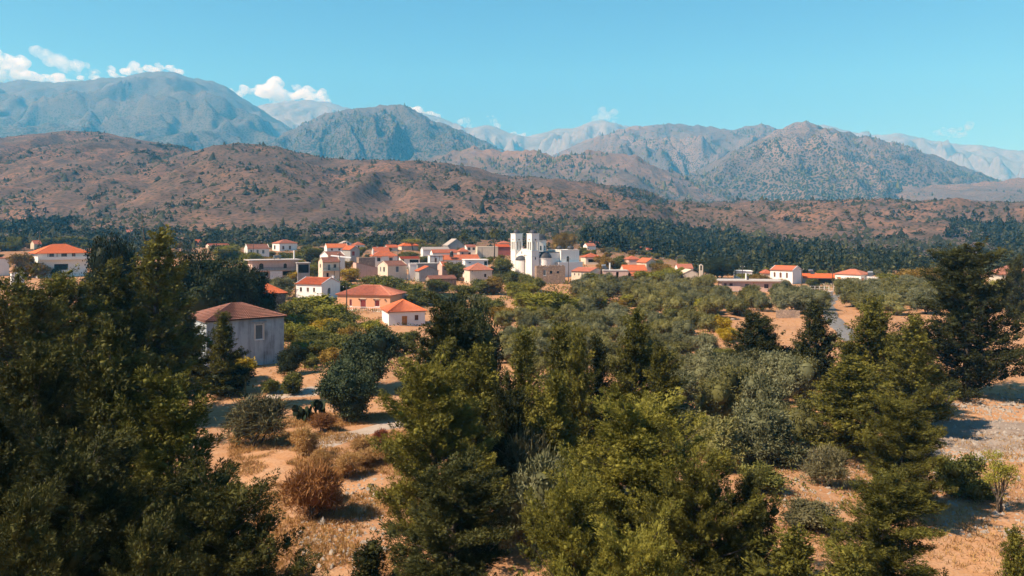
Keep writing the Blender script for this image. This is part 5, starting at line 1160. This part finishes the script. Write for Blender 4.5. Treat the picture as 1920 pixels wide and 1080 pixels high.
# --- garden and village trees (key, px, top, base, width, material, words)
VT = [('tree0',590,546,600,130,'lime','large yellow green mulberry'),('tree1',640,580,612,80,'green','bushy green tree'),('bush1',560,588,622,70,'lime','yellow green bush'),('bush0',610,596,628,80,'yellow','yellow flowering bush'),('bush2',575,608,640,90,'lime','lime green hedge bush'),
 ('carob1',600,632,672,80,'green','dull green shrub'),('bush1',640,600,640,70,'green','dark leafy shrub'),('bush0',608,578,600,34,'carob','spiky dark shrub'),('bush2',660,610,648,60,'autumn','russet shrub'),('bush0',582,662,690,40,'green','round clipped shrub'),('bush1',604,655,672,24,'yellow','small yellow bush'),
 ('tree1',560,560,612,80,'green','leafy green tree'),('tree2',620,565,612,80,'lime','yellow green fig tree'),('carob0',590,615,655,90,'green','dark green thicket shrub'),('tree0',640,620,668,80,'green','dull green tree'),('bush1',570,640,668,60,'lime','lime green shrub'),('bush2',620,650,680,60,'autumn','russet bush'),('carob1',715,620,668,70,'carob','grey blue shrub'),('tree1',760,618,660,60,'green','green tree'),('tree0',540,600,640,60,'lime','yellow green tree'),('bush0',700,600,625,60,'lime','lime green bush'),('tree1',820,520,552,60,'green','green tree'),('tree0',870,530,560,60,'green','dark green tree'),('tree2',845,545,585,66,'carob','dark tree'),('tree1',900,548,585,50,'olive','grey olive'),('bush1',940,575,600,60,'autumn','russet bush'),('tree0',760,545,575,50,'green','green tree'),('tree2',655,530,556,44,'lime','yellow green tree'),('tree2',656,500,528,46,'yellow','yellow leaved tree'),('tree0',700,512,545,58,'green','grey green tree'),('tree1',728,514,556,80,'green','shady garden tree'),('tree2',770,526,566,66,'green','dense garden tree'),('tree0',795,540,572,60,'green','low garden tree'),('tree1',855,487,526,46,'green','round leafy tree'),('tree0',940,477,520,54,'green','dark leafy tree'),
 ('tree2',905,520,552,60,'green','bushy tree'),('tree0',925,514,552,50,'autumn','bronze leaved tree'),('tree1',960,504,540,46,'green','leafy tree'),('tree0',985,508,545,42,'green','leafy tree'),('bush0',990,530,552,44,'lime','lime green bush'),('tree2',965,524,558,46,'lime','lime green tree'),('tree1',1003,516,548,42,'green','dull green tree'),
 ('reed',1030,548,600,110,'lime','tall clump of yellow green reeds'),('tree1',985,543,580,60,'lime','yellow green tree'),('tree0',1062,552,592,60,'lime','yellow green tree'),('tree1',1120,553,584,52,'lime','yellow green tree'),('tree0',1088,526,562,48,'autumn','orange leaved tree'),('tree1',925,555,592,56,'green','green tree'),
 ('tree2',545,470,500,60,'green','green tree'),('tree1',580,460,492,66,'green','wide green tree'),('tree0',430,455,490,70,'lime','yellow green tree'),('tree1',470,470,502,50,'lime','yellow tinted tree'),('tree2',500,478,500,40,'autumn','golden tree'),('tree0',560,482,508,40,'lime','yellow green tree'),('tree0',590,490,520,40,'lime','straggly yellow green tree'),
 ('olive0',530,520,560,60,'olive','grey olive'),('tree2',560,505,528,46,'yellow','golden leaved tree'),('olive1',505,522,545,40,'olive','grey olive'),('tree1',612,522,556,40,'green','green tree'),('tree0',640,520,556,50,'green','dark garden tree'),('olive2',690,532,556,60,'olive','grey olive'),
 ('tree0',45,468,520,60,'autumn','golden autumn tree'),('tree1',75,490,522,40,'autumn','golden tree'),('tree2',30,440,470,34,'lime','pale yellow tree'),('slim',45,436,470,10,'pine','slender dark spire tree'),('tree0',135,440,462,60,'green','green tree'),('tree2',98,444,462,44,'green','green tree'),('tree1',8,452,470,50,'green','green tree'),
 ('tree1',105,500,520,20,'carob','small tree'),('tree2',800,455,475,40,'green','green tree'),('tree0',768,470,485,44,'green','green tree'),('tree1',820,462,480,40,'green','green tree'),('umbrella',775,449,470,46,'lime','flat topped yellow green tree'),('tree2',795,478,495,34,'green','green tree'),
 ('tree0',1132,475,508,40,'autumn','bronze tree'),('tree1',1158,480,508,42,'green','green tree'),('tree2',1240,490,520,46,'autumn','bronze tree'),('tree0',1225,483,512,40,'green','oak'),('tree1',1260,500,525,46,'lime','lime green tree'),('tree2',1205,505,530,40,'lime','yellow green tree'),('tree0',1110,508,532,40,'green','bushy tree'),('tree1',1130,512,534,40,'green','dark bush'),
 ('tree1',1240,505,532,60,'lime','lime green tree'),('tree0',1400,510,530,40,'lime','yellow green tree'),('tree1',1425,512,532,40,'autumn','golden tree'),('tree0',1470,520,545,30,'autumn','sparse young tree'),('tree2',1525,520,540,30,'green','garden bush'),('tree0',1670,508,540,52,'lime','yellow tree'),('tree1',1705,500,540,60,'autumn','golden green tree'),('tree2',1745,498,540,60,'autumn','golden green tree'),('tree0',1640,525,545,50,'lime','yellow green bush'),
 ('tree1',1325,556,590,54,'lime','bright round yellow green tree'),('bush0',1350,590,622,48,'yellow','bright yellow bush'),('tree2',1790,508,540,60,'green','green tree'),('tree0',1880,520,560,60,'lime','yellow green tree'),('tree1',1905,545,590,50,'olive','olive'),('tree2',1850,530,570,50,'green','green tree'),
 ('tree0',1180,548,575,44,'lime','yellow green tree'),('tree1',1215,535,565,40,'green','green tree'),('tree2',1380,560,590,46,'green','green tree'),('tree0',1290,548,575,40,'lime','pale green tree'),('bush1',1240,600,625,46,'lime','lime green bush'),('bush0',1365,612,640,44,'yellow','yellow bush'),('tree1',1155,560,585,40,'autumn','orange tinted tree'),('tree2',1260,575,604,40,'green','green tree'),('bush2',1090,585,606,46,'lime','lime green bush'),('slim',1872,836,960,76,'lime','young yellow green tree on the bare ground'),('twig1',1550,842,912,100,'dusty','grey green bush'),('bush1',1800,852,930,100,'green','dull green bush'),('bush2',1430,865,920,90,'green','green bush'),('bush0',1520,940,990,120,'dusty','tawny green bush'),('bush1',1840,900,935,60,'green','low bush')]
for ky, px, pt, pb, w, mt, wd in VT:
    last = wd.split(' on ')[0].split()[-1]
    nm = 'olive_tree' if 'olive' in wd else ('reed_clump' if 'reeds' in wd else ('shrub' if last in ('bush','shrub') else 'garden_tree'))
    cat_ = {'olive': 'olive tree', 'reeds': 'reeds', 'oak': 'oak', 'mulberry': 'tree', 'bush': 'bush', 'shrub': 'shrub'}.get(last, 'tree')
    at(ky, px, pt, None, w, nm, wd, cat_, 'trees and shrubs of the village gardens', mt, pyb=pb)
HOUSEFOOT = list(FOOT)
# small trees filling the gaps between the houses
rv = np.random.default_rng(12); nadd = 0
for _ in range(3000):
    if nadd < 160: px = rv.uniform(400, 1290); Y = rv.uniform(280, 480)
    elif nadd < 230: px = rv.uniform(1290, 1930); Y = rv.uniform(295, 470)
    else: px = rv.uniform(-60, 470); Y = rv.uniform(300, 500)
    x = xat(px, Y); g = gz1(x, Y)
    h = rv.uniform(2.2, 4.2); ppx, ppy = pix(x, Y, g+h)
    if any((x-a)**2+(Y-b)**2 < (c+1.5)**2 for a, b, c in FOOT): continue
    # do not stand right before a house
    if any(abs(x*b/Y-a) < c+1 and 0 < b-Y < 26 for a, b, c in FOOT) and rv.uniform() < .8: continue
    mt = rv.choice(['green','lime','olive','green','autumn','lime']); w = rv.uniform(3.5, 6)
    plant('tree%d' % rv.integers(3), x, Y, h, w/2, 'garden_tree', {'green':'low green tree','lime':'low yellow green tree','olive':'low grey olive','autumn':'low bronze tree'}[mt], 'tree', 'trees and shrubs of the village gardens', mt)
    FOOT.append((x, Y, w/2)); nadd += 1
    if nadd > 270: break

# --- olive groves, planted in rows
ro = np.random.default_rng(21)
OLV = []
def clear_of(x, y, d): return all((x-a)**2+(y-b)**2 > (d+c*.8)**2 for a, b, c in OLV) and all((x-a)**2+(y-b)**2 > (c+1.0)**2 for a, b, c in FOOT)
def grove(px0, px1, y0, y1, dx, dy, w0, w1, h0, h1, prob, label, group, skip=None):
    row = 0; y = y0
    while y < y1:
        row += 1; x = xat(px0, y)+ro.uniform(0, dx); col = 0
        while x < xat(px1, y):
            xx, yy = x+ro.normal()*dx*.12, y+ro.normal()*dy*.14; w = ro.uniform(w0, w1); px, py = pix(xx, yy, gz1(xx, yy))
            if ro.uniform() < prob and clear_of(xx, yy, w*.30) and not (skip and skip(px, py)):
                OLV.append((xx, yy, w*.35)); plant('olive%d' % ro.integers(4), xx, yy, ro.uniform(h0*.85, h1*1.1), w/2, 'olive_tree', label, 'olive tree', group, mat='olivewarm' if ro.uniform() < .45 else 'olive')
            x += dx
        y += dy
skip_mid = lambda px, py: (930 < px < 990 and py < 605) or (1440 < px < 1505 and 575 < py < 625) or (1535 < px < 1640 and py > 552) or (1130 < px < 1200 and 570 < py < 588) or (1330 < px < 1470 and py < 566)
grove(940, 1330, 92, 152, 4.8, 5.2, 3.8, 5.0, 2.5, 3.5, .95, 'young olive of the middle grove', 'olives of the middle grove', skip_mid)
grove(1080, 1460, 160, 246, 6.8, 8.0, 5.2, 7.0, 3.8, 5.2, .9, 'mature olive below the village', 'olives below the village', skip_mid)
grove(1270, 1520, 57, 92, 5.4, 5.8, 4.6, 5.8, 3.4, 4.6, .93, 'olive of the near grove', 'olives of the near right grove', lambda px, py: 1420 < px < 1560 and py > 860)
grove(1565, 1790, 165, 235, 7.0, 9.0, 6.5, 8.4, 4.2, 5.6, .85, 'olive behind the right conifers', 'olives behind the right conifers', lambda px, py: px < 1580 and py > 548)
grove(1455, 1545, 165, 195, 6.0, 8.0, 6.5, 8.0, 4.4, 5.6, .95, 'dense olive above the retaining wall', 'olives above the retaining wall')
at('olive0', 1440, 795, None, 150, 'olive_tree', 'olive with visible trunk on the bare strip', 'olive tree', pyb=866)
at('olive2', 1395, 790, None, 120, 'olive_tree', 'olive standing left of the bare strip', 'olive tree', pyb=860)

# --- palms
def palm(px, pyt, Y, label):
    x = xat(px, Y); g = gz1(x, Y); h = zat(pyt, Y)-g-1.6; r = empty('palm_tree', (x, Y, g)); tag(r, label, 'palm')
    MB().tube([(0,0,-.4),(.1,0,h*.5),(0,.1,h)], [.34,.27,.25], 8).build('trunk', M['bark'], r, True)
    q = np.random.default_rng(int(px)); C, D, L, W = [], [], [], []
    for k in range(60):
        a = k*2.4; e = q.uniform(-1.0, 1.25); dr = np.array([math.cos(a)*math.cos(e), math.sin(a)*math.cos(e), math.sin(e)])
        for s in np.linspace(.25, 1, 9):
            p = np.array([0,.1,h])+dr*2.5*s+np.array([0,0,-1.0*s*s])
            for sd in (-1, 1):
                sv = np.array([-math.sin(a), math.cos(a), 0])*sd; C.append(p); D.append(dr*.6+sv+np.array([0,0,-.3])); L.append(.9*(1.15-s*.6)); W.append(.34)
    V, Fc = leaf_quads(np.array(C), np.array(D), np.array(L), np.array(W), q); link('crown', np_mesh('crown', V, Fc, q.uniform(.2,.8,len(V)), mats=[M['green']]), r)
palm(870, 436, 375, 'fan palm beside the grey barn'); palm(927, 428, 372, 'taller fan palm left of the church towers')

# --- bare snag, prickly pear, agave spike
def snag():
    Y = 120; x = xat(277, Y); g = gz1(x, Y); h = zat(402, Y)-g; r = empty('dead_tree', (x, Y, g)); tag(r, 'bare leaning dead tree above the left conifers', 'dead tree')
    MB().tube([(0,0,-.5),(-.1,0,h*.4),(-.35,0,h*.75),(-1.1,0,h)], [.2,.16,.09,.03], 6).build('trunk', M['bark'], r, True)
    for z, dx, dz in ((.55,.9,1.4),(.68,-1.3,1.2),(.8,-1.0,1.1),(.85,.7,1.0),(.9,-1.3,.4)): MB().tube([(-.35*z,0,h*z),(-.35*z+dx*.5,.1,h*z+dz*.45),(-.35*z+dx,.1,h*z+dz)], [.06,.04,.015], 5).build('branch', M['bark'], r)
snag()
def prickly(px, pyb, label, n, sc):
    x, y = gp(px, pyb); r = empty('prickly_pear', (x, y, gz1(x, y))); tag(r, label, 'cactus', 'prickly pears by the track'); q = random.Random(int(px))
    base = MB().lathe([(0,-.5),(.25,-.42),(.42,-.15),(.45,.1),(.3,.42),(.1,.52),(0,.53)], 10)
    me = base.mesh('pad', M['carob'], True)
    for k in range(n):
        o = link('pad', me, r); zz = .4+.75*(k % 3)*sc*.8+q.uniform(-.1,.1); o.location = (q.uniform(-1.1,1.1)*sc, q.uniform(-.6,.6)*sc, zz); o.scale = (sc, sc*.16, sc); o.rotation_euler = (q.uniform(-.4,.4), q.uniform(-.7,.7), q.uniform(0,3.1))
prickly(590, 785, 'prickly pear clump left of the dense bluish carob', 22, .8); prickly(568, 790, 'lower prickly pear clump above the dry bushes', 12, .7)
ag = empty('agave_plant', (*gp(460, 748), 0)); ag.location.z = gz1(ag.location.x, ag.location.y); tag(ag, 'tall pale agave stalk beside the dark shrub', 'agave')
MB().tube([(0,0,0),(0,0,1.1),(.05,0,2.3)], [.12,.09,.03], 6).build('stalk', M['dusty'], ag)
for k in range(12):
    a = k*.52; MB().add([(0,0,.02),(math.cos(a)*.35-math.sin(a)*.1,math.sin(a)*.35+math.cos(a)*.1,.4),(math.cos(a)*.8,math.sin(a)*.8,.55),(math.cos(a)*.35+math.sin(a)*.1,math.sin(a)*.35-math.cos(a)*.1,.4)], [(0,1,2,3)]).build('leaf', M['carob'], ag)

# ------------------------------------------------------------------ woods and scrub of the hillsides
def inpoly(px, py, poly):
    ins = np.zeros(px.shape, bool); n = len(poly)
    for i in range(n):
        x0, y0 = poly[i]; x1, y1 = poly[(i+1) % n]
        c = ((y0 > py) != (y1 > py)) & (px < (x1-x0)*(py-y0)/(y1-y0+1e-9)+x0); ins ^= c
    return ins
def hill_points(n, y0, y1, seed, px0=-250, px1=2170):
    r = np.random.default_rng(seed); px = r.uniform(px0, px1, n); Y = (r.uniform(y0**1.3, y1**1.3, n))**(1/1.3)
    x = (px-960)/F*Y; z = gz(x, Y); py = HZ+F*(CAMZ-z)/Y; return px, py, x, Y, z, r
WOODS = [([(380,475),(400,440),(480,430),(560,436),(640,418),(740,425),(850,418),(960,425),(1010,440),(1000,478)], .55), ([(-260,470),(-260,395),(60,392),(140,405),(180,425),(330,432),(420,440),(420,470)], .35), ([(-260,440),(-260,395),(70,395),(130,412),(140,440)], .6),
         ([(1080,462),(1100,428),(1200,420),(1290,428),(1350,436),(1420,452),(1530,466),(1640,482),(1720,500),(1720,512),(1500,512),(1300,500),(1150,480)], .97),
         ([(893,405),(890,372),(920,362),(980,368),(1040,366),(1060,380),(1030,395),(960,402),(930,412)], .95), ([(826,362),(830,346),(858,346),(866,368),(850,372)], .95), ([(1140,362),(1170,350),(1215,358),(1256,380),(1200,378)], .8), ([(1080,385),(1120,378),(1150,392),(1130,402),(1090,400)], .7),
         ([(1770,445),(1790,408),(1860,402),(2170,400),(2170,470),(1880,470),(1820,450)], .85), ([(250,312),(255,268),(330,264),(352,278),(300,300),(270,318)], .9), ([(1570,410),(1600,395),(1680,398),(1700,412),(1640,420)], .5), ([(160,375),(200,355),(205,372),(190,382)], .5), ([(1440,418),(1480,405),(1500,420),(1460,428)], .6)]
def wood_mass():
    px, py, x, Y, z, r = hill_points(38000, 310, 1700, 5)
    keep = np.zeros(len(px), bool)
    for poly, pr in WOODS: keep |= inpoly(px, py, poly) & (r.uniform(0, 1, len(px)) < pr) & (Y > 440)
    keep |= (px > 1290) & (Y > 320) & (Y < 450) & (r.uniform(0, 1, len(px)) < .8)
    keep |= (px < 450) & (Y > 330) & (Y < 450) & (r.uniform(0, 1, len(px)) < .6)
    keep &= fbm(x/45, Y/45, 12, 3) > np.where(px < 1080, .02, -.40)
    for a, b, c in FOOT[:200]: keep &= (x-a)**2+(Y-b)**2 > (c+2)**2
    x, Y, z, px, py = x[keep], Y[keep], z[keep], px[keep], py[keep]
    # thin so crowns do not pile up
    order = np.argsort(Y); cells = {}; sel = []
    for i in order:
        q = 4.6 if px[i] > 1080 else 5.2; c = (int(x[i]/q), int(Y[i]/q))
        if cells.get(c, 0) >= 1: continue
        cells[c] = 1; sel.append(i)
    sel = np.array(sel); return x[sel], Y[sel], z[sel], px[sel], py[sel]
wx, wy, wz, wpx, wpy = wood_mass()
def far_crown(seed, tall, n=64, ls=1.0):
    r = np.random.default_rng(seed); d = unit(r.standard_normal((n,3))); d[:,2] = np.abs(d[:,2])*1.0
    C = d*np.array([.42,.42,1.0])*r.uniform(.55,1,(n,1)); C[:,2] = np.clip(C[:,2], .06, 1)
    if tall: C[:,:2] *= (1.12-C[:,2:3])*1.1
    else: C[:,:2] *= 1.05
    L = np.full(n, .24*ls); W = np.full(n, .15*ls)
    return leaf_quads(C-np.array([0,0,.08]), d*.5+r.standard_normal((n,3))*.6+np.array([0,0,.25]), L*r.uniform(.7,1.3,n), W*r.uniform(.7,1.3,n), r, d*1.2+r.standard_normal((n,3))*.45+np.array([0,0,.3]))
FARP = [(far_crown(s, t, nn), t) for s, t, nn in ((1,1,80),(2,1,80),(3,0,90),(4,0,90),(5,0,90))]
nw = len(wx); big = set([i for i in range(nw) if 0 < wpx[i] < 1920][:230])
fm = [np_mesh('wood_crown', v, f, np.random.default_rng(8).uniform(0,1,len(v)), mats=[M['farwood']]) for (v, f), t in FARP]
pineband = inpoly(wpx, wpy, WOODS[3][0]) | (wpx < 130) | (wpx > 1770)
rw = np.random.default_rng(31)
VV, FF, TT = [], [], []; off = 0
for i in range(nw):
    tall = pineband[i]; k = rw.integers(0, 3) if tall else rw.integers(2, 5); h = rw.uniform(4.0, 10.5) if tall else rw.uniform(2.6, 6.5); w = h*rw.uniform(.7,1.15) if tall else h*rw.uniform(1.0,1.5)
    a = rw.uniform(0, 6.28)
    if i in big:
        o = link('wood_pine' if tall else 'wood_tree', fm[k], None, (wx[i], wy[i], wz[i])); o.scale = (w, w, h); o.rotation_euler = (0, 0, a)
        lb = 'dark pine in the plantation' if tall else 'dark tree in the wood'
        tag(o, lb, 'pine' if tall else 'tree', 'trees of the woods behind the village'); LABELS.append((o, lb, wpx[i], wpy[i], 1))
    else:
        (v, f), t = FARP[k]; st = 1 if wy[i] < 430 else (2 if wy[i] < 640 else 3)
        v = v.reshape(-1,4,3)[::st]; vc = v.mean(1, keepdims=True); v = (vc+(v-vc)*(1, 1, 1.3, 1.6)[st]).reshape(-1,3); ca, sa = math.cos(a), math.sin(a)
        VV.append(np.stack([(v[:,0]*ca-v[:,1]*sa)*w+wx[i], (v[:,0]*sa+v[:,1]*ca)*w+wy[i], v[:,2]*h+wz[i]], 1)); FF.append(np.arange(len(v)).reshape(-1,4)+off); off += len(v); TT.append(np.full(len(v), rw.uniform(0,1)))
tag(link('far_wood', np_mesh('far_wood', np.concatenate(VV), np.concatenate(FF), np.concatenate(TT), mats=[M['farwood']])), 'dark pine and oak woods on the lower hillside', 'woods', kind='stuff')
print('wood trees', nw, 'quads', off//4)
# scattered scrub on the open hillside
def scrub():
    px, py, x, Y, z, r = hill_points(90000, 430, 1740, 9)
    d = fbm(x/130, Y/130, 3, 4)*1.1+.38+.40*sstep(330, 440, py)
    k = r.uniform(0, 1.25, len(px)) < d
    for a, b, c in FOOT[:200]: k &= (x-a)**2+(Y-b)**2 > (c+1)**2
    x, Y, z, px, py = x[k], Y[k], z[k], px[k], py[k]
    s = np.exp(r.normal(0.86, .50, len(x))); s = np.clip(s, 0.9, 8.5)
    vis = s/Y; order = np.argsort(-vis); top = [i for i in order[:900] if 0 < px[i] < 1920][:250]; ts = set(top)
    meshes = []
    for q in range(4):
        v, f = far_crown(50+q, 0, 70, 1.05); v = v*np.array([1,1,.7]); meshes.append(np_mesh('scrub_crown', v, f, np.random.default_rng(q).uniform(0,1,len(v)), mats=[M['scrub']]))
    for i in top:
        o = link('hill_shrub', meshes[i % 4], None, (x[i], Y[i], z[i])); o.scale = (s[i]*1.25, s[i]*1.25, s[i]*1.0); o.rotation_euler = (0, 0, float(i % 6))
        tag(o, 'dark shrub on the hillside', 'shrub', 'shrubs on the brown hillside'); LABELS.append((o, 'dark shrub on the hillside', px[i], py[i], 1))
    rest = np.array([i for i in range(len(x)) if i not in ts])
    P = np.stack([x[rest], Y[rest], z[rest]], 1)
    tag(link('hill_scrub', blob_mass('hill_scrub', P, s[rest]*1.2, M['scrub'], 6, asp=.6)), 'small dark scrub dotted over the brown hills', 'scrub', kind='stuff')
    print('scrub', len(x))
scrub()

# ------------------------------------------------------------------ dry grass, stones and rubble near the camera
def tufts():
    r = np.random.default_rng(3); P = []
    for px0, px1, y0, y1, n in ((430,780,28,75,15000),(1380,1960,26,66,5000),(1280,1960,66,120,2500),(400,1000,75,130,2000),(940,1340,90,180,1500),(1430,1900,120,190,1000)):
        Y = np.sqrt(r.uniform(y0**2, y1**2, n)); px = r.uniform(px0, px1, n); P.append(np.stack([(px-960)/F*Y, Y], 1))
    P = np.concatenate(P); dn = fbm(P[:,0]/5, P[:,1]/5, 4, 3); P = P[dn > -.18]; n = len(P); k = 5
    z = gz(P[:,0], P[:,1]); C = np.stack([P[:,0], P[:,1], z], 1); CC = np.repeat(C, k, 0)+np.concatenate([r.normal(0,.12,(n*k,2)), np.zeros((n*k,1))], 1)
    D = np.concatenate([r.normal(0,.55,(n*k,2)), np.ones((n*k,1))], 1)
    V, Fc = leaf_quads(CC-np.array([0,0,.03]), D, r.uniform(.14,.42,n*k), r.uniform(.03,.06,n*k), r)
    tag(link('dry_grass', np_mesh('dry_grass', V, Fc, np.repeat(np.repeat(r.uniform(0,1,n),k)*.7+.3*r.uniform(0,1,n*k),4), mats=[M['grass']])), 'dry straw coloured grass over the open ground', 'grass', kind='stuff')
tufts()
def undergrowth():
    """low weeds, brambles and garden greenery between the houses and groves"""
    r = np.random.default_rng(44); Q = []
    for px0, px1, y0, y1, n in ((380,1300,195,330,2600),(380,1280,330,470,1500),(520,800,92,195,1500),(1290,1900,170,300,1100),(930,1340,88,180,700),(1260,1560,56,95,350),(1380,1760,28,60,260),(0,520,60,290,1300),(780,1320,30,88,700)):
        Y = np.sqrt(r.uniform(y0**2, y1**2, n)); px = r.uniform(px0, px1, n); Q.append(np.stack([(px-960)/F*Y, Y], 1))
    Q = np.concatenate(Q); Q = Q[fbm(Q[:,0]/14, Q[:,1]/14, 6, 3) > -.22]
    ok = np.ones(len(Q), bool)
    for a, b, c in HOUSEFOOT: ok &= (Q[:,0]-a)**2+(Q[:,1]-b)**2 > (c*.75)**2
    pxq = 960+F*Q[:,0]/Q[:,1]; pyq = HZ+F*CAMZ/Q[:,1]
    ok &= ~((pxq > 1530) & (pxq < 1720) & (pyq > 550) & (pyq < 660)) & ~((pxq > 1440) & (pxq < 1510) & (pyq > 590) & (pyq < 625))
    Q = Q[ok]; n = len(Q); k = 14; z = gz(Q[:,0], Q[:,1]); s = r.uniform(.35, 1.0, n)*np.where(Q[:,1] > 190, 1.5, np.where(Q[:,1] > 80, .9, .5))
    d = unit(r.standard_normal((n*k,3))); d[:,2] = np.abs(d[:,2]); S = np.repeat(s, k)[:,None]
    C = np.repeat(np.stack([Q[:,0], Q[:,1], z], 1), k, 0)+d*S*np.array([1.0,1.0,.6])
    V, Fc = leaf_quads(C, d+r.standard_normal((n*k,3))*.6+np.array([0,0,.3]), .55*S[:,0]*r.uniform(.6,1.2,n*k), .30*S[:,0]*r.uniform(.6,1.2,n*k), r, d+r.standard_normal((n*k,3))*.4)
    kind = np.repeat(r.choice(4, n, p=[.45,.2,.2,.15]), k)
    me = np_mesh('undergrowth', V, Fc, np.repeat(np.repeat(r.uniform(0,1,n),k),4), mats=[M['green'], M['lime'], M['olive'], M['dry']], fmat=kind)
    tag(link('undergrowth', me), 'low weeds and brambles between houses and groves', 'undergrowth', kind='stuff')
undergrowth()
def stone_mesh(seed):
    import bmesh
    r = random.Random(seed); b = bmesh.new(); bmesh.ops.create_icosphere(b, subdivisions=1, radius=.5)
    for v in b.verts: v.co *= r.uniform(.65,1.15); v.co.z *= .65
    me = bpy.data.meshes.new('stone'); b.to_mesh(me); b.free(); me.materials.append(M['rock']); return me
SM = [stone_mesh(s) for s in range(5)]
rs = random.Random(9)
def stones(n, px0, px1, py0, py1, s0, s1, label, group):
    for k in range(n):
        x, y = gp(rs.uniform(px0, px1), rs.uniform(py0, py1)); s = rs.uniform(s0, s1)
        o = link('stone', SM[k % 5], None, (x, y, gz1(x, y)+s*.12)); o.scale = (s*rs.uniform(.8,1.5), s, s*rs.uniform(.7,1)); o.rotation_euler = (rs.uniform(-.3,.3), rs.uniform(-.3,.3), rs.uniform(0,6.3)); tag(o, label, 'stone', group)
        if n <= 20: LABELS.append((o, label, *pix(x, y, 0), 2))
stones(16, 565, 610, 1005, 1040, .12, .45, 'pale limestone lump in the grass', 'stones in a row on the dry grass')
stones(16, 625, 670, 975, 1000, .12, .38, 'stone in the heap beside the large dried bush', 'stone heap by the dried bush')
stones(14, 436, 478, 945, 985, .3, .8, 'white boulder under the lower left cypress', 'white boulders under the cypress')
stones(10, 650, 690, 905, 930, .12, .35, 'stone on the bare slope below the path', 'stones below the path')
stones(60, 1745, 1920, 800, 850, .15, .55, 'pale limestone block on the rubble ground', 'blocks on the rubble ground')
stones(26, 1760, 1920, 745, 775, .3, .8, 'large pale block on the shaded rubble bank', 'blocks on the shaded bank')
stones(18, 1720, 1760, 790, 860, .2, .6, 'broken block under the ragged right cypress', 'blocks by the ragged cypress')
stones(12, 1870, 1920, 995, 1010, .15, .4, 'stone by the bright corner cypress', 'stones by the corner cypress')
stones(14, 1320, 1380, 600, 615, .5, 1.1, 'pale outcrop rock below the yellow bush', 'outcrop below the yellow bush')
def rubble():
    r = np.random.default_rng(14); P = []
    for px0, px1, py0, py1, n in ((1745,1990,790,860,2600),(1755,1990,740,785,1300),(1730,1990,860,1000,700),(560,720,880,1060,700),(1450,1760,840,960,500)):
        py = r.uniform(py0, py1, n); px = r.uniform(px0, px1, n); Y = CAMZ*F/(py-HZ); P.append(np.stack([(px-960)/F*Y, Y], 1))
    P = np.concatenate(P); z = gz(P[:,0], P[:,1]); n = len(P)
    me = blob_mass('rubble', np.stack([P[:,0], P[:,1], z+.02], 1), np.exp(r.normal(-1.9,.5,n)), M['rock'], 15, asp=.5)
    tag(link('rubble', me), 'pale crushed limestone rubble scattered on bare ground', 'rubble', kind='stuff')
rubble()

# ------------------------------------------------------------------ single out plants by what they stand beside
def single_out():
    NUM = ['first','second','third','fourth','fifth','sixth','seventh','eighth','ninth','tenth','eleventh','twelfth','thirteenth','fourteenth','fifteenth','sixteenth','seventeenth','eighteenth','nineteenth','twentieth']
    def phrase(px, py, hill=False):
        if hill == 2: return ''
        if hill: return 'above '+min(LAND, key=lambda l: abs(l[0]-px))[2]
        best = min(LAND, key=lambda l: (l[0]-px)**2+((l[1]-py)*2.2)**2); dx, dy = px-best[0], py-best[1]
        if abs(dx) > abs(dy)*1.2: rel = 'left of' if dx < 0 else 'right of'
        else: rel = 'below' if dy > 0 else 'above'
        return rel+' '+best[2]
    cnt = {}
    for r in LABELS: cnt.setdefault(r[1], []).append(r)
    for base, rows in cnt.items():
        if len(rows) == 1 and len(base.split()) >= 4: continue
        sub = {}
        for r in rows: sub.setdefault((base+' '+phrase(r[2], r[3], r[4] if len(r) > 4 else 0)).strip(), []).append(r)
        for lb, rr in sub.items():
            if len(rr) == 1: rr[0][0]['label'] = lb; continue
            rr.sort(key=lambda r: -r[3]); nrow = max(1, math.ceil(len(rr)/14)); per = math.ceil(len(rr)/nrow)
            for q in range(nrow):
                row = sorted(rr[q*per:(q+1)*per], key=lambda r: r[2]); rn = '' if nrow == 1 else ' %s row' % NUM[q]
                for k, r in enumerate(row): r[0]['label'] = '%s,%s %s from the left' % (lb, rn, NUM[k])
    used = {}
    for r in LABELS:
        l = r[0]['label']
        if len(l.split()) > 16: r[0]['label'] = ' '.join(l.split()[:16])
single_out()
